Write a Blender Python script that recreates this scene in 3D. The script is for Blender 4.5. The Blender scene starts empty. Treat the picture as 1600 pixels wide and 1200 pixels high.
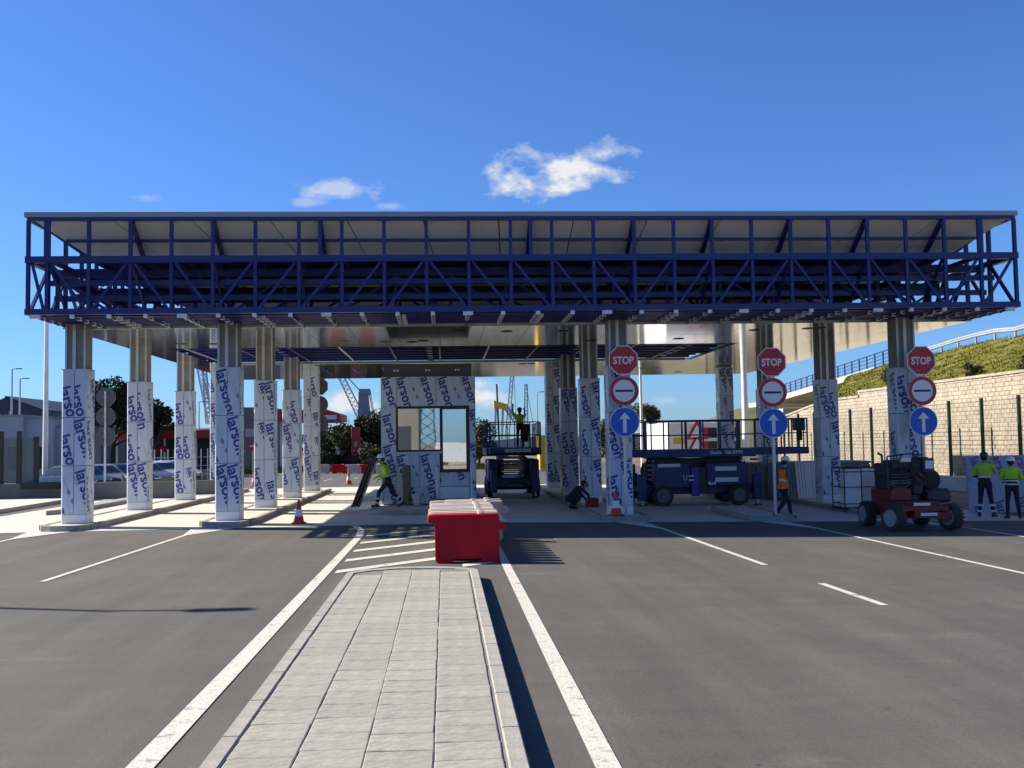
import bpy, bmesh, math, random
import numpy as np
from mathutils import Vector, Matrix
R = math.radians
rnd = random.Random(7)
scene = bpy.context.scene
COL = scene.collection

# ---------------------------------------------------------------- camera
F, HC = 1600.0, 2.15                     # focal length in photo pixels, eye height
YAW, PITCH, ROLL = math.atan(106 / 1600), R(3.28), .0165
f0 = Vector((math.sin(YAW) * math.cos(PITCH), math.cos(YAW) * math.cos(PITCH), math.sin(PITCH)))
_r = Vector((math.cos(YAW), -math.sin(YAW), 0)); _u = _r.cross(f0)
cr = _r * math.cos(ROLL) - _u * math.sin(ROLL)
cu = _u * math.cos(ROLL) + _r * math.sin(ROLL)
cam = bpy.data.cameras.new('camera'); cam.sensor_width = 36; cam.lens = 36.0
cam.clip_start = .1; cam.clip_end = 12000
co = bpy.data.objects.new('camera', cam); COL.objects.link(co)
M = Matrix((cr, cu, -f0)).transposed().to_4x4(); M.translation = (0, 0, HC)
co.matrix_world = M
scene.camera = co


def ray(x, y): return f0 + cr * ((x - 800) / F) - cu * ((y - 600) / F)
def AY(x, y, Y):                         # point on a photo ray at distance Y along the road axis
    v = ray(x, y); return Vector((0, 0, HC)) + v * (Y / v.y)
def G(x, y, z=0.0):                      # point where a photo ray meets height z
    v = ray(x, y); return Vector((0, 0, HC)) + v * ((z - HC) / v.z)


# ---------------------------------------------------------------- light and sky
SUN = Vector((-1.3, .43, 1.0)).normalized()
EL = math.asin(SUN.z); AZ = math.atan2(SUN.x, SUN.y)
ld = bpy.data.lights.new('sun', 'SUN'); ld.energy = 5.0; ld.angle = R(.5); ld.color = (1, .895, .735)
lo = bpy.data.objects.new('sun', ld); COL.objects.link(lo)
lo.rotation_euler = SUN.to_track_quat('Z', 'Y').to_euler(); lo.location = (-30, 20, 40)
SKY_STRENGTH = .05
w = bpy.data.worlds.new('World'); scene.world = w; w.use_nodes = True
nt = w.node_tree; N = nt.nodes; L = nt.links
for n in list(N): N.remove(n)


def wn(t, **k):
    n = N.new(t)
    for a, b in k.items(): setattr(n, a, b)
    return n


def wmath(op, a, b=None, c=None, clamp=False):
    n = wn('ShaderNodeMath', operation=op, use_clamp=clamp)
    for i, v in enumerate((a, b, c)):
        if v is None: continue
        if isinstance(v, (int, float)): n.inputs[i].default_value = v
        else: L.new(v, n.inputs[i])
    return n.outputs[0]


sky = wn('ShaderNodeTexSky', sky_type='NISHITA', sun_disc=False, sun_elevation=EL, sun_rotation=AZ,
         altitude=0, air_density=1.0, dust_density=.35, ozone_density=3.0)
tint = wn('ShaderNodeMix', data_type='RGBA', blend_type='MULTIPLY'); tint.inputs[0].default_value = 1
L.new(sky.outputs[0], tint.inputs[6]); tint.inputs[7].default_value = (.62, .99, 1.62, 1)
tc = wn('ShaderNodeTexCoord'); D = tc.outputs['Generated']


def wdot(vec):
    n = wn('ShaderNodeVectorMath', operation='DOT_PRODUCT'); L.new(D, n.inputs[0]); n.inputs[1].default_value = vec
    return n.outputs['Value']


nz = wn('ShaderNodeTexNoise'); nz.inputs['Scale'].default_value = 26; nz.inputs['Detail'].default_value = 9
nz.inputs['Roughness'].default_value = .56
mp = wn('ShaderNodeMapping'); mp.inputs['Scale'].default_value = (1, 1, 1.7)
L.new(D, mp.inputs[0]); L.new(mp.outputs[0], nz.inputs['Vector'])
noise = nz.outputs['Fac']
cover = None
# the small clouds: photo centre, half width, half height, density
for (px, py, hw, hh, den) in [(868, 272, 118, 40, 1.0), (948, 240, 50, 22, .8), (530, 298, 75, 22, .62), (480, 316, 40, 10, .45),
                              (228, 309, 26, 8, .3), (610, 322, 26, 8, .4), (760, 620, 60, 26, .95), (560, 628, 75, 22, .9),
                              (640, 655, 80, 16, .6), (870, 660, 70, 14, .5), (1045, 626, 22, 8, .45), (330, 660, 60, 14, .4)]:
    c = ray(px, py).normalized()
    er = Vector((c.y, -c.x, 0)).normalized(); eu = er.cross(c)
    uu = wmath('MULTIPLY', wdot(er), F / hw); vv = wmath('MULTIPLY', wdot(eu), F / hh)
    fr = wmath('GREATER_THAN', wdot(c), 0.2)
    r2 = wmath('ADD', wmath('MULTIPLY', uu, uu), wmath('MULTIPLY', vv, vv))
    m = wmath('SUBTRACT', 1.0, wmath('SQRT', r2))
    m = wmath('ADD', m, wmath('MULTIPLY', wmath('SUBTRACT', noise, .53), 3.3))
    m = wmath('MULTIPLY', wmath('MULTIPLY', wmath('MULTIPLY', m, 1.35, clamp=True), den), fr)
    cover = m if cover is None else wmath('MAXIMUM', cover, m)
mixc = wn('ShaderNodeMix', data_type='RGBA'); L.new(cover, mixc.inputs[0]); L.new(tint.outputs[2], mixc.inputs[6])
shade = wn('ShaderNodeMix', data_type='RGBA'); L.new(wmath('MULTIPLY', wmath('SUBTRACT', cover, .45), 2.0, clamp=True), shade.inputs[0])
shade.inputs[6].default_value = (6.6, 7.3, 8.6, 1); shade.inputs[7].default_value = (8.7, 8.8, 9.0, 1); L.new(shade.outputs[2], mixc.inputs[7])
bg = wn('ShaderNodeBackground'); bg.inputs[1].default_value = SKY_STRENGTH; L.new(mixc.outputs[2], bg.inputs[0])
wo = wn('ShaderNodeOutputWorld'); L.new(bg.outputs[0], wo.inputs[0])
scene.view_settings.view_transform = 'Standard'; scene.view_settings.look = 'None'
scene.view_settings.exposure = .98; scene.view_settings.gamma = 1
scene.render.resolution_x = 1024; scene.render.resolution_y = 768
try:
    scene.cycles.max_bounces = 8; scene.cycles.glossy_bounces = 4
except Exception: pass


# ---------------------------------------------------------------- materials
MATS = {}
def pm(name, col, rough=.6, metal=0.0, var=.18, scale=6.0, bump=0.0, bscale=None, col2=None, stretch=(1, 1, 1), rand=0.0, detail=6, spec=.5, alpha=1):
    if name in MATS: return MATS[name]
    m = bpy.data.materials.new(name); m.use_nodes = True; t = m.node_tree; n = t.nodes; l = t.links
    b = n['Principled BSDF']; b.inputs['Roughness'].default_value = rough; b.inputs['Metallic'].default_value = metal
    b.inputs['Specular IOR Level'].default_value = spec
    tcn = n.new('ShaderNodeTexCoord'); mpn = n.new('ShaderNodeMapping'); mpn.inputs['Scale'].default_value = stretch
    l.new(tcn.outputs['Object'], mpn.inputs[0])
    nn = n.new('ShaderNodeTexNoise'); nn.inputs['Scale'].default_value = scale; nn.inputs['Detail'].default_value = detail
    nn.inputs['Roughness'].default_value = .65
    l.new(mpn.outputs[0], nn.inputs['Vector'])
    rp = n.new('ShaderNodeValToRGB'); rp.color_ramp.elements[0].position = .32; rp.color_ramp.elements[1].position = .68
    c2 = col2 or tuple(min(1, c * (1 + var)) for c in col)
    c1 = tuple(c * (1 - var) for c in col)
    rp.color_ramp.elements[0].color = (*c1, 1); rp.color_ramp.elements[1].color = (*c2, 1)
    l.new(nn.outputs['Fac'], rp.inputs[0]); out = rp.outputs[0]
    if rand:
        oi = n.new('ShaderNodeObjectInfo'); mr = n.new('ShaderNodeMapRange')
        mr.inputs['To Min'].default_value = 1 - rand; mr.inputs['To Max'].default_value = 1 + rand
        l.new(oi.outputs['Random'], mr.inputs['Value'])
        mx = n.new('ShaderNodeVectorMath'); mx.operation = 'SCALE'; l.new(out, mx.inputs[0]); l.new(mr.outputs[0], mx.inputs['Scale'])
        out = mx.outputs[0]
    l.new(out, b.inputs['Base Color'])
    if rough < .9:
        rr = n.new('ShaderNodeMapRange'); rr.inputs['To Min'].default_value = max(0, rough - .08 * (rough > .1)); rr.inputs['To Max'].default_value = min(1, rough + .1 * (rough > .1))
        l.new(nn.outputs['Fac'], rr.inputs['Value']); l.new(rr.outputs[0], b.inputs['Roughness'])
    if bump:
        nb = n.new('ShaderNodeTexNoise'); nb.inputs['Scale'].default_value = bscale or scale * 3; nb.inputs['Detail'].default_value = 5
        l.new(mpn.outputs[0], nb.inputs['Vector'])
        bp = n.new('ShaderNodeBump'); bp.inputs['Strength'].default_value = bump; bp.inputs['Distance'].default_value = .02
        l.new(nb.outputs['Fac'], bp.inputs['Height']); l.new(bp.outputs[0], b.inputs['Normal'])
    if alpha < 1: b.inputs['Alpha'].default_value = alpha
    MATS[name] = m; return m


def asphalt():
    m = bpy.data.materials.new('asphalt'); m.use_nodes = True; t = m.node_tree; n = t.nodes; l = t.links
    b = n['Principled BSDF']; b.inputs['Roughness'].default_value = .82; b.inputs['Specular IOR Level'].default_value = .35
    tcn = n.new('ShaderNodeTexCoord')
    def noise(scale, stretch=(1, 1, 1), detail=6, rough=.6, rot=0):
        mpn = n.new('ShaderNodeMapping'); mpn.inputs['Scale'].default_value = stretch; mpn.inputs['Rotation'].default_value = (0, 0, rot)
        l.new(tcn.outputs['Object'], mpn.inputs[0])
        x = n.new('ShaderNodeTexNoise'); x.inputs['Scale'].default_value = scale; x.inputs['Detail'].default_value = detail; x.inputs['Roughness'].default_value = rough
        l.new(mpn.outputs[0], x.inputs['Vector']); return x.outputs['Fac']
    def ramp(v, p0, p1, c0, c1):
        r = n.new('ShaderNodeMapRange'); r.inputs['From Min'].default_value = p0; r.inputs['From Max'].default_value = p1
        r.inputs['To Min'].default_value = c0; r.inputs['To Max'].default_value = c1; l.new(v, r.inputs['Value']); return r.outputs[0]
    def mul(a, c):
        x = n.new('ShaderNodeMath'); x.operation = 'MULTIPLY'; l.new(a, x.inputs[0]); l.new(c, x.inputs[1]); return x.outputs[0]
    v = ramp(noise(.35, detail=4), .35, .65, .91, 1.08)
    v = mul(v, ramp(noise(1.6, (1.2, .18, 1), rot=.35), .35, .65, .91, 1.08))      # worn, swept streaks
    v = mul(v, ramp(noise(2.2, (.25, 1.4, 1), rot=.1), .35, .65, .95, 1.05))
    v = mul(v, ramp(noise(240, detail=2), .35, .65, .72, 1.3))                       # aggregate
    v = mul(v, ramp(noise(55, detail=4, rough=.8), .36, .64, .80, 1.22)); v = mul(v, ramp(noise(22, detail=3, rough=.7), .4, .6, .94, 1.06))
    st = noise(.9, detail=3)
    v = mul(v, ramp(st, .70, .76, 1.0, .72))                                         # oil spots
    v = mul(v, ramp(noise(1.0, (1.5, .025, 1), detail=3), .42, .62, .93, 1.06))         # wheel tracks
    v = mul(v, ramp(noise(.55, (1.0, 2.5, 1), detail=5, rot=.6), .60, .70, 1.0, 1.16))    # pale construction dust
    v = mul(v, ramp(noise(5.5, detail=2), .735, .75, 1.0, .55))                          # drips and spots
    mpv = n.new('ShaderNodeMapping'); mpv.inputs['Scale'].default_value = (.22, .13, 1); l.new(tcn.outputs['Object'], mpv.inputs[0])
    ad = n.new('ShaderNodeVectorMath'); ad.operation = 'ADD'; nw = n.new('ShaderNodeTexNoise'); nw.inputs['Scale'].default_value = 3; l.new(mpv.outputs[0], nw.inputs['Vector'])
    sc_ = n.new('ShaderNodeVectorMath'); sc_.operation = 'SCALE'; sc_.inputs['Scale'].default_value = .35; l.new(nw.outputs['Color'], sc_.inputs[0]); l.new(mpv.outputs[0], ad.inputs[0]); l.new(sc_.outputs[0], ad.inputs[1])
    vr = n.new('ShaderNodeTexVoronoi'); vr.feature = 'DISTANCE_TO_EDGE'; vr.inputs['Scale'].default_value = 1.0; l.new(ad.outputs[0], vr.inputs['Vector'])
    ck = ramp(vr.outputs['Distance'], .0, .004, .93, 1.0); mk = ramp(noise(.3, detail=2), .5, .58, 0, 1)
    mxk = n.new('ShaderNodeMix'); l.new(mk, mxk.inputs[0]); mxk.inputs[2].default_value = 1.0; l.new(ck, mxk.inputs[3]); v = mul(v, mxk.outputs[0])
    vo = n.new('ShaderNodeVectorMath'); vo.operation = 'SCALE'; vo.inputs[0].default_value = (.086, .0845, .076)
    l.new(v, vo.inputs['Scale']); l.new(vo.outputs[0], b.inputs['Base Color'])
    bp = n.new('ShaderNodeBump'); bp.inputs['Strength'].default_value = .5; bp.inputs['Distance'].default_value = .006
    l.new(noise(190, detail=3), bp.inputs['Height']); l.new(bp.outputs[0], b.inputs['Normal'])
    return m


M_ASPH = asphalt()
M_CONC = pm('apron_concrete', (.52, .505, .45), .85, var=.12, scale=1.1, bump=.25, bscale=40)
M_KERB = pm('kerb_concrete', (.29, .282, .25), .85, var=.16, scale=5, bump=.3, bscale=50, rand=.06)
M_TILE = pm('stamped_concrete', (.285, .276, .238), .8, var=.15, scale=3.2, bump=1.0, bscale=7, stretch=(1, 2.6, 1), rand=.08)
M_GROUT = pm('joint_concrete', (.16, .155, .14), .9, var=.2, scale=12)
M_PAINT = pm('road_paint', (.74, .73, .70), .65, var=.10, scale=14, bump=.15, bscale=120)
def worn_paint():
    m = bpy.data.materials.new('road_paint'); m.use_nodes = True; t = m.node_tree; n = t.nodes; l = t.links; b = n['Principled BSDF']; b.inputs['Roughness'].default_value = .7
    tcn = n.new('ShaderNodeTexCoord'); acc = None
    for sc, p0, p1 in ((55, .34, .42), (5, .28, .40), (170, .30, .42)):
        x = n.new('ShaderNodeTexNoise'); x.inputs['Scale'].default_value = sc; x.inputs['Detail'].default_value = 5; l.new(tcn.outputs['Object'], x.inputs['Vector'])
        r = n.new('ShaderNodeMapRange'); r.inputs['From Min'].default_value = p0; r.inputs['From Max'].default_value = p1; l.new(x.outputs['Fac'], r.inputs['Value'])
        if acc is None: acc = r.outputs[0]
        else:
            q = n.new('ShaderNodeMath'); q.operation = 'MULTIPLY'; l.new(acc, q.inputs[0]); l.new(r.outputs[0], q.inputs[1]); acc = q.outputs[0]
    mx = n.new('ShaderNodeMix'); mx.data_type = 'RGBA'; l.new(acc, mx.inputs[0]); mx.inputs[6].default_value = (.17, .165, .15, 1); mx.inputs[7].default_value = (.56, .55, .49, 1)
    l.new(mx.outputs[2], b.inputs['Base Color']); return m
M_PAINT = worn_paint()
M_DUST = pm('dry_ground', (.14, .12, .085), .95, var=.25, scale=.15, bump=.3, bscale=3)
M_BLUE = pm('navy_steel_paint', (.008, .015, .125), .38, var=.15, scale=3)
M_FASC = pm('fascia_grey', (.30, .30, .31), .45, .3, var=.06, scale=2)
M_SLOPE = pm('grey_liner_sheet', (.62, .62, .60), .5, .1, var=.06, scale=.9, rand=.04)
M_MIRR = pm('mirror_aluminium', (.68, .68, .67), .10, 1.0, var=.05, scale=.7, bump=.05, bscale=1.1, rand=.05)
M_ALU = pm('galvanised', (.52, .53, .54), .45, .7, var=.1, scale=6)
M_CLIP = pm('clip_white', (.62, .64, .66), .5, .1, var=.08)
M_COLC = pm('column_concrete', (.225, .22, .205), .85, var=.18, scale=2.5, bump=.3, bscale=30)
M_FILM = pm('protective_film', (.52, .575, .66), .30, var=.10, scale=2.5, bump=.9, bscale=5, stretch=(1, 1, .45), rand=.05)
M_PRINT = pm('film_print', (.030, .045, .23), .4, var=.05)
M_PRINTL = pm('film_print_pale', (.16, .20, .36), .4, var=.05)
M_BLACK = pm('black_rubber', (.018, .018, .019), .75, var=.25, scale=12, bump=.2)
M_DARK = pm('dark_metal', (.03, .032, .036), .5, .2, var=.2, scale=8)
M_GLASS = pm('mirror_glass', (.60, .66, .69), .015, 1.0, var=.02, scale=.8, bump=.012, bscale=1.5)
M_WHITE = pm('white_paint', (.74, .74, .73), .45, var=.06, scale=3)
M_DECAL = pm('pale_decal', (.62, .63, .66), .5, var=.05)
M_LIFT = pm('lift_blue', (.009, .028, .12), .42, var=.14, scale=4)
M_RED = pm('barrier_red', (.44, .007, .016), .5, spec=.2, var=.14, scale=2.2, bump=.12, bscale=3, stretch=(1, 1, .4))
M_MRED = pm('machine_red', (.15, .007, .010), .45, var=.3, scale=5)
M_SRED = pm('sign_red', (.48, .015, .03), .4, var=.04)
M_SWHITE = pm('sign_white', (.76, .76, .77), .4, var=.03)
M_SBLUE = pm('sign_blue', (.006, .10, .50), .4, var=.04)
M_SBACK = pm('sign_back', (.10, .105, .11), .5, .5, var=.08)
M_CONE = pm('cone_red', (.60, .035, .022), .5, var=.12, scale=6)


def zg(x):                                 # the right carriageway falls gently away from the crown
    return 0.0 if x < 1 else -.018 * (min(x, 19) - 1)


# ---------------------------------------------------------------- mesh helpers
class MB:
    def __init__(s): s.v = []; s.f = []; s.m = []; s.k = 0
    def mat(s, k): s.k = k; return s
    def add(s, vs, fs):
        o = len(s.v); s.v += [tuple(p) for p in vs]
        for f in fs: s.f.append(tuple(i + o for i in f)); s.m.append(s.k)
        return s
    def box(s, a, b):
        x0, y0, z0 = a; x1, y1, z1 = b
        return s.add([(x0, y0, z0), (x1, y0, z0), (x1, y1, z0), (x0, y1, z0), (x0, y0, z1), (x1, y0, z1), (x1, y1, z1), (x0, y1, z1)],
                     [(3, 2, 1, 0), (4, 5, 6, 7), (0, 1, 5, 4), (1, 2, 6, 5), (2, 3, 7, 6), (3, 0, 4, 7)])
    def bbox(s, a, b, c=.02):               # box with chamfered upright edges and top
        x0, y0, z0 = a; x1, y1, z1 = b
        def ring(i, z): return [(x0 + i + c, y0 + i, z), (x1 - i - c, y0 + i, z), (x1 - i, y0 + i + c, z), (x1 - i, y1 - i - c, z),
                                (x1 - i - c, y1 - i, z), (x0 + i + c, y1 - i, z), (x0 + i, y1 - i - c, z), (x0 + i, y0 + i + c, z)]
        vs = ring(c * .6, z0) + ring(0, z0 + c) + ring(0, z1 - c) + ring(c * .6, z1)
        fs = [tuple(range(7, -1, -1)), tuple(range(24, 32))]
        for r in range(3):
            for i in range(8): j = (i + 1) % 8; fs.append((r * 8 + i, r * 8 + j, r * 8 + 8 + j, r * 8 + 8 + i))
        return s.add(vs, fs)
    def frame(s, p, q):
        p = Vector(p); q = Vector(q); d = (q - p).normalized()
        up = Vector((0, 0, 1)) if abs(d.z) < .95 else Vector((0, 1, 0))
        a = d.cross(up).normalized(); b = a.cross(d)
        return p, q, a, b
    def beam(s, p, q, w, h):
        p, q, a, b = s.frame(p, q); vs = []
        for c in (p, q):
            for i, j in ((-1, -1), (1, -1), (1, 1), (-1, 1)): vs.append(c + a * (w / 2 * i) + b * (h / 2 * j))
        return s.add(vs, [(0, 1, 2, 3), (7, 6, 5, 4), (0, 4, 5, 1), (1, 5, 6, 2), (2, 6, 7, 3), (3, 7, 4, 0)])
    def cyl(s, p, q, r0, r1=None, n=12, caps=True):
        r1 = r0 if r1 is None else r1
        p, q, a, b = s.frame(p, q); vs = []
        for c, r in ((p, r0), (q, r1)):
            for i in range(n): t = 2 * math.pi * i / n; vs.append(c + a * (r * math.cos(t)) + b * (r * math.sin(t)))
        fs = [(i, n + i, n + (i + 1) % n, (i + 1) % n) for i in range(n)]
        if caps: fs += [tuple(range(n)), tuple(range(2 * n - 1, n - 1, -1))]
        return s.add(vs, fs)
    def tube(s, pts, r, n=6):
        for a, b in zip(pts[:-1], pts[1:]): s.cyl(a, b, r, n=n)
        return s
    def lathe(s, prof, n=20, c=(0, 0, 0), axis='z'):
        vs = []; fs = []
        for r, z in prof:
            for i in range(n):
                t = 2 * math.pi * i / n; x, y = r * math.cos(t), r * math.sin(t)
                p = {'z': (x, y, z), 'y': (x, z, y), 'x': (z, x, y)}[axis]
                vs.append((p[0] + c[0], p[1] + c[1], p[2] + c[2]))
        for k in range(len(prof) - 1):
            for i in range(n): j = (i + 1) % n; fs.append((k * n + i, k * n + j, k * n + n + j, k * n + n + i))
        fs.append(tuple(range(n))[::-1]); fs.append(tuple(range((len(prof) - 1) * n, len(prof) * n)))
        return s.add(vs, fs)
    def prism(s, poly, y0, y1):             # polygon in x,z pushed along y
        n = len(poly)
        vs = [(x, y0, z) for x, z in poly] + [(x, y1, z) for x, z in poly]
        fs = [tuple(range(n)), tuple(range(2 * n - 1, n - 1, -1))] + [(i, n + i, n + (i + 1) % n, (i + 1) % n) for i in range(n)]
        return s.add(vs, fs)
    def slab(s, poly, z0, z1):              # polygon in x,y pushed along z
        n = len(poly)
        vs = [(x, y, z0) for x, y in poly] + [(x, y, z1) for x, y in poly]
        fs = [tuple(range(n - 1, -1, -1)), tuple(range(n, 2 * n))] + [(i, (i + 1) % n, n + (i + 1) % n, n + i) for i in range(n)]
        return s.add(vs, fs)
    def mesh(s, name, mats, smooth=False, off=(0, 0, 0)):
        me = bpy.data.meshes.new(name)
        if any(off): s.v = [(x - off[0], y - off[1], z - off[2]) for x, y, z in s.v]
        me.from_pydata(s.v, [], s.f)
        for m in (mats if isinstance(mats, (list, tuple)) else [mats]): me.materials.append(m)
        me.polygons.foreach_set('material_index', s.m)
        bm = bmesh.new(); bm.from_mesh(me); bmesh.ops.recalc_face_normals(bm, faces=bm.faces); bm.to_mesh(me); bm.free()
        if smooth:
            me.polygons.foreach_set('use_smooth', [True] * len(me.polygons))
            try: me.set_sharp_from_angle(angle=R(38))
            except Exception: pass
        me.update(); return me
    def build(s, name, mats, parent=None, smooth=False, world=False):
        off = tuple(parent.location) if (world and parent is not None) else (0, 0, 0)
        return put(name, s.mesh(name, mats, smooth, off), parent)


def put(name, me, parent=None, loc=(0, 0, 0), rz=0.0):
    o = bpy.data.objects.new(name, me); COL.objects.link(o); o.location = loc; o.rotation_euler.z = rz
    if parent is not None: o.parent = parent
    return o
def tag(o, label=None, cat=None, group=None, kind=None):
    if cat and not kind: kind = 'thing'
    for k, v in (('label', label), ('category', cat), ('group', group), ('kind', kind)):
        if v: o[k] = v
    return o
def thing(name, loc, label, cat, group=None, rz=0.0):
    return tag(put(name, None, None, loc, rz), label, cat, group)
def children(o): return [c for c in COL.objects if c.parent == o]
def copy_tree(o, parent=None):
    c = o.copy(); COL.objects.link(c); c.parent = parent
    for ch in children(o): copy_tree(ch, c)
    return c


_txt = {}
def text_tris(s, bold=0.02):                # flat triangles of a word, cap height about .7, starting at x = 0
    if (s, bold) in _txt: return _txt[(s, bold)]
    cu_ = bpy.data.curves.new('t', 'FONT'); cu_.body = s; cu_.size = 1; cu_.offset = bold; cu_.resolution_u = 3; cu_.fill_mode = 'FRONT'
    o = bpy.data.objects.new('t', cu_); COL.objects.link(o); bpy.context.view_layer.update()
    dg = bpy.context.evaluated_depsgraph_get(); me = bpy.data.meshes.new_from_object(o.evaluated_get(dg))
    me.calc_loop_triangles()
    vs = [(v.co.x, v.co.y) for v in me.vertices]
    tr = [tuple(vs[i] for i in t.vertices) for t in me.loop_triangles]
    COL.objects.unlink(o); bpy.data.objects.remove(o); bpy.data.meshes.remove(me); bpy.data.curves.remove(cu_)
    x0 = min(p[0] for t in tr for p in t); tr = [tuple((p[0] - x0, p[1]) for p in t) for t in tr]
    _txt[(s, bold)] = tr; return tr
def text_w(s, bold=.02): return max(p[0] for t in text_tris(s, bold) for p in t)
def letters(mb, s, org, ux, uz, width, bold=.02, height=None):
    """flat word in the plane of ux, uz, starting at org"""
    tr = text_tris(s, bold); k = width / text_w(s, bold); kz = k if height is None else height / .72
    org = Vector(org); ux = Vector(ux); uz = Vector(uz)
    for t in tr: mb.add([org + ux * (p[0] * k) + uz * (p[1] * kz) for p in t], [(0, 1, 2)])
    return mb


def clip(poly, w, h):
    for ax, lim, sg in ((0, 0, 1), (0, w, -1), (1, 0, 1), (1, h, -1)):
        out = []
        for i in range(len(poly)):
            a, b = poly[i - 1], poly[i]; da, db = (a[ax] - lim) * sg, (b[ax] - lim) * sg
            if da >= 0: out.append(a) if not out or out[-1] != a else None
            if (da < 0) != (db < 0):
                t = da / (da - db); out.append((a[0] + (b[0] - a[0]) * t, a[1] + (b[1] - a[1]) * t))
        poly = out
        if len(poly) < 3: return None
    return poly
def film_print(w_, h_, ox, oy, k=1.0):
    """the repeated word, twin diamonds and hairlines of the film, cut to a w x h sheet: list of (material, polygon)"""
    word = text_tris('larson', .028); sc = 1.06 * k / text_w('larson', .028); th = R(-74); c, s = math.cos(th), math.sin(th)
    px, py = .78 * k, 1.66 * k; res = []
    for i in range(-3, int(w_ / px) + 4):
        for j in range(-3, int(h_ / py) + 4):
            bx = ox + i * px; by = oy + j * py + i * .11
            if bx < -1 or bx > w_ + 1 or by < -.3 or by > h_ + 1.5: continue
            def T(x, y): return (bx + x * c - y * s, by + x * s + y * c)
            for t in word:
                q = clip([T(p[0] * sc, p[1] * sc) for p in t], w_, h_)
                if q: res.append((0, q))
            for (cx, cy) in ((.50, .46), (.78, .50)):
                q = clip([T(cx * k - .10 * k, cy * k), T(cx * k, cy * k - .055 * k), T(cx * k + .10 * k, cy * k), T(cx * k, cy * k + .055 * k)], w_, h_)
                if q: res.append((1, q))
            for (x0, y0, x1, y1) in ((.02, -.07, .36, -.055), (.02, -.07, .035, 0), (.345, -.07, .36, 0), (.05, .42, .42, .427), (.05, .46, .40, .466)):
                q = clip([T(x0 * k, y0 * k), T(x1 * k, y0 * k), T(x1 * k, y1 * k), T(x0 * k, y1 * k)], w_, h_)
                if q: res.append((0 if y0 < .2 else 1, q))
    return res
def print_on(mb, w_, h_, ox, oy, org, ux, uz, k=1.0):
    org = Vector(org); ux = Vector(ux); uz = Vector(uz)
    for m, q in film_print(w_, h_, ox, oy, k):
        mb.mat(m).add([org + ux * p[0] + uz * p[1] for p in q], [tuple(range(len(q)))])
    return mb


# ================================================================ the ground
def sheet(name, xs, ys, z, mat, parent=None, kind='structure'):
    mb = MB(); nx = len(xs)
    vs = [(x, y, z + zg(x)) for y in ys for x in xs]
    fs = [(j * nx + i, j * nx + i + 1, j * nx + nx + i + 1, j * nx + nx + i) for j in range(len(ys) - 1) for i in range(nx - 1)]
    mb.add(vs, fs); o = mb.build(name, mat, parent)
    if parent is None: o['kind'] = kind
    return o
gmb = MB()
def gx(): return [-4000, -400, -100, -45, 1, 19, 45, 100, 400, 4000]
sheet('ground', gx(), [-4000, -400, -60, 0, 60, 150, 400, 4000], -.03, M_DUST)
road = sheet('road', [-45, -30, -16, -8, 1, 10, 19], [-16, 0, 27.6, 60, 120], 0.0, M_ASPH)
apron = sheet('concrete_apron', [-14.6, -8, 1, 10, 17], [27.9, 40, 53.5], .004, M_CONC)
# thin dark joints sawn in the concrete
jm = MB()
for y in (32.5, 37.5, 42.5, 47.5):
    for a, b in ((-14.5, 1), (1, 17)): jm.add([(a, y, zg(a) + .007), (b, y, zg(b) + .007), (b, y + .02, zg(b) + .007), (a, y + .02, zg(a) + .007)], [(0, 1, 2, 3)])
jm.build('sawn_joint', M_GROUT, apron)


def stripe(pts, name='lane_line'):          # painted quad(s) on the road
    mb = MB(); mb.add([(x, y, zg(x) + .0085) for x, y in pts], [tuple(range(len(pts)))]); return mb.build(name, M_PAINT, road)
stripe([(-2.21, -6), (-2.0, -6), (-1.96, 24.5), (-2.13, 24.5)], 'edge_line')
stripe([(-2.13, 24.5), (-1.96, 24.5), (-2.05, 26.2), (-2.22, 26.2)], 'edge_line')
stripe([(-2.22, 26.2), (-2.05, 26.2), (-2.35, 27.8), (-2.55, 27.8)], 'edge_line')
stripe([(.95, -6), (1.14, -6), (1.12, 27.8), (.98, 27.8)], 'edge_line')
stripe([(-6.66, 17.4), (-6.55, 17.4), (-6.36, 25.9), (-6.48, 25.9)])
stripe([(-6.48, 25.9), (-6.36, 25.9), (-5.55, 27.9), (-6.75, 27.9)], 'nose_marking')
stripe([(-10.75, 19.4), (-10.64, 19.4), (-10.5, 25.9), (-10.62, 25.9)])
stripe([(-10.62, 25.9), (-10.5, 25.9), (-9.8, 27.9), (-11.0, 27.9)], 'nose_marking')
for x in (5.5, 9.45, 13.35):
    y0 = {5.5: 17.9, 9.45: 14.5, 13.35: 16}[x]
    stripe([(x + .05, y0), (x + .17, y0), (x, 25.6), (x - .12, 25.6)])
    stripe([(x - .12, 25.6), (x, 25.6), (x - .1, 28.0), (x - .95, 28.0)], 'nose_marking')
stripe([(5.72, 13.35), (5.84, 13.35), (5.78, 15.5), (5.66, 15.5)], 'lane_dash')
for k in (17.7, 19.4, 21.1, 22.8, 24.5, 26.2):      # hatching ahead of the island nose, cut to the edge lines
    x0, x1 = -1.88, .9
    if k < 18: x0 = .28
    stripe([(x0, k + x0), (x1, k + x1), (x1, min(k + x1 + .42, 27.8)), (x0, k + x0 + .42)], 'hatch_stripe')
# a far white arrow and dashes beyond the canopy
for a, b in (((505, 752), (520, 748)), ((553, 748), (560, 746))):
    p, q = G(*a), G(*b); stripe([(p.x, p.y), (q.x, p.y), (q.x, q.y), (p.x, q.y)], 'lane_dash')

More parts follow.
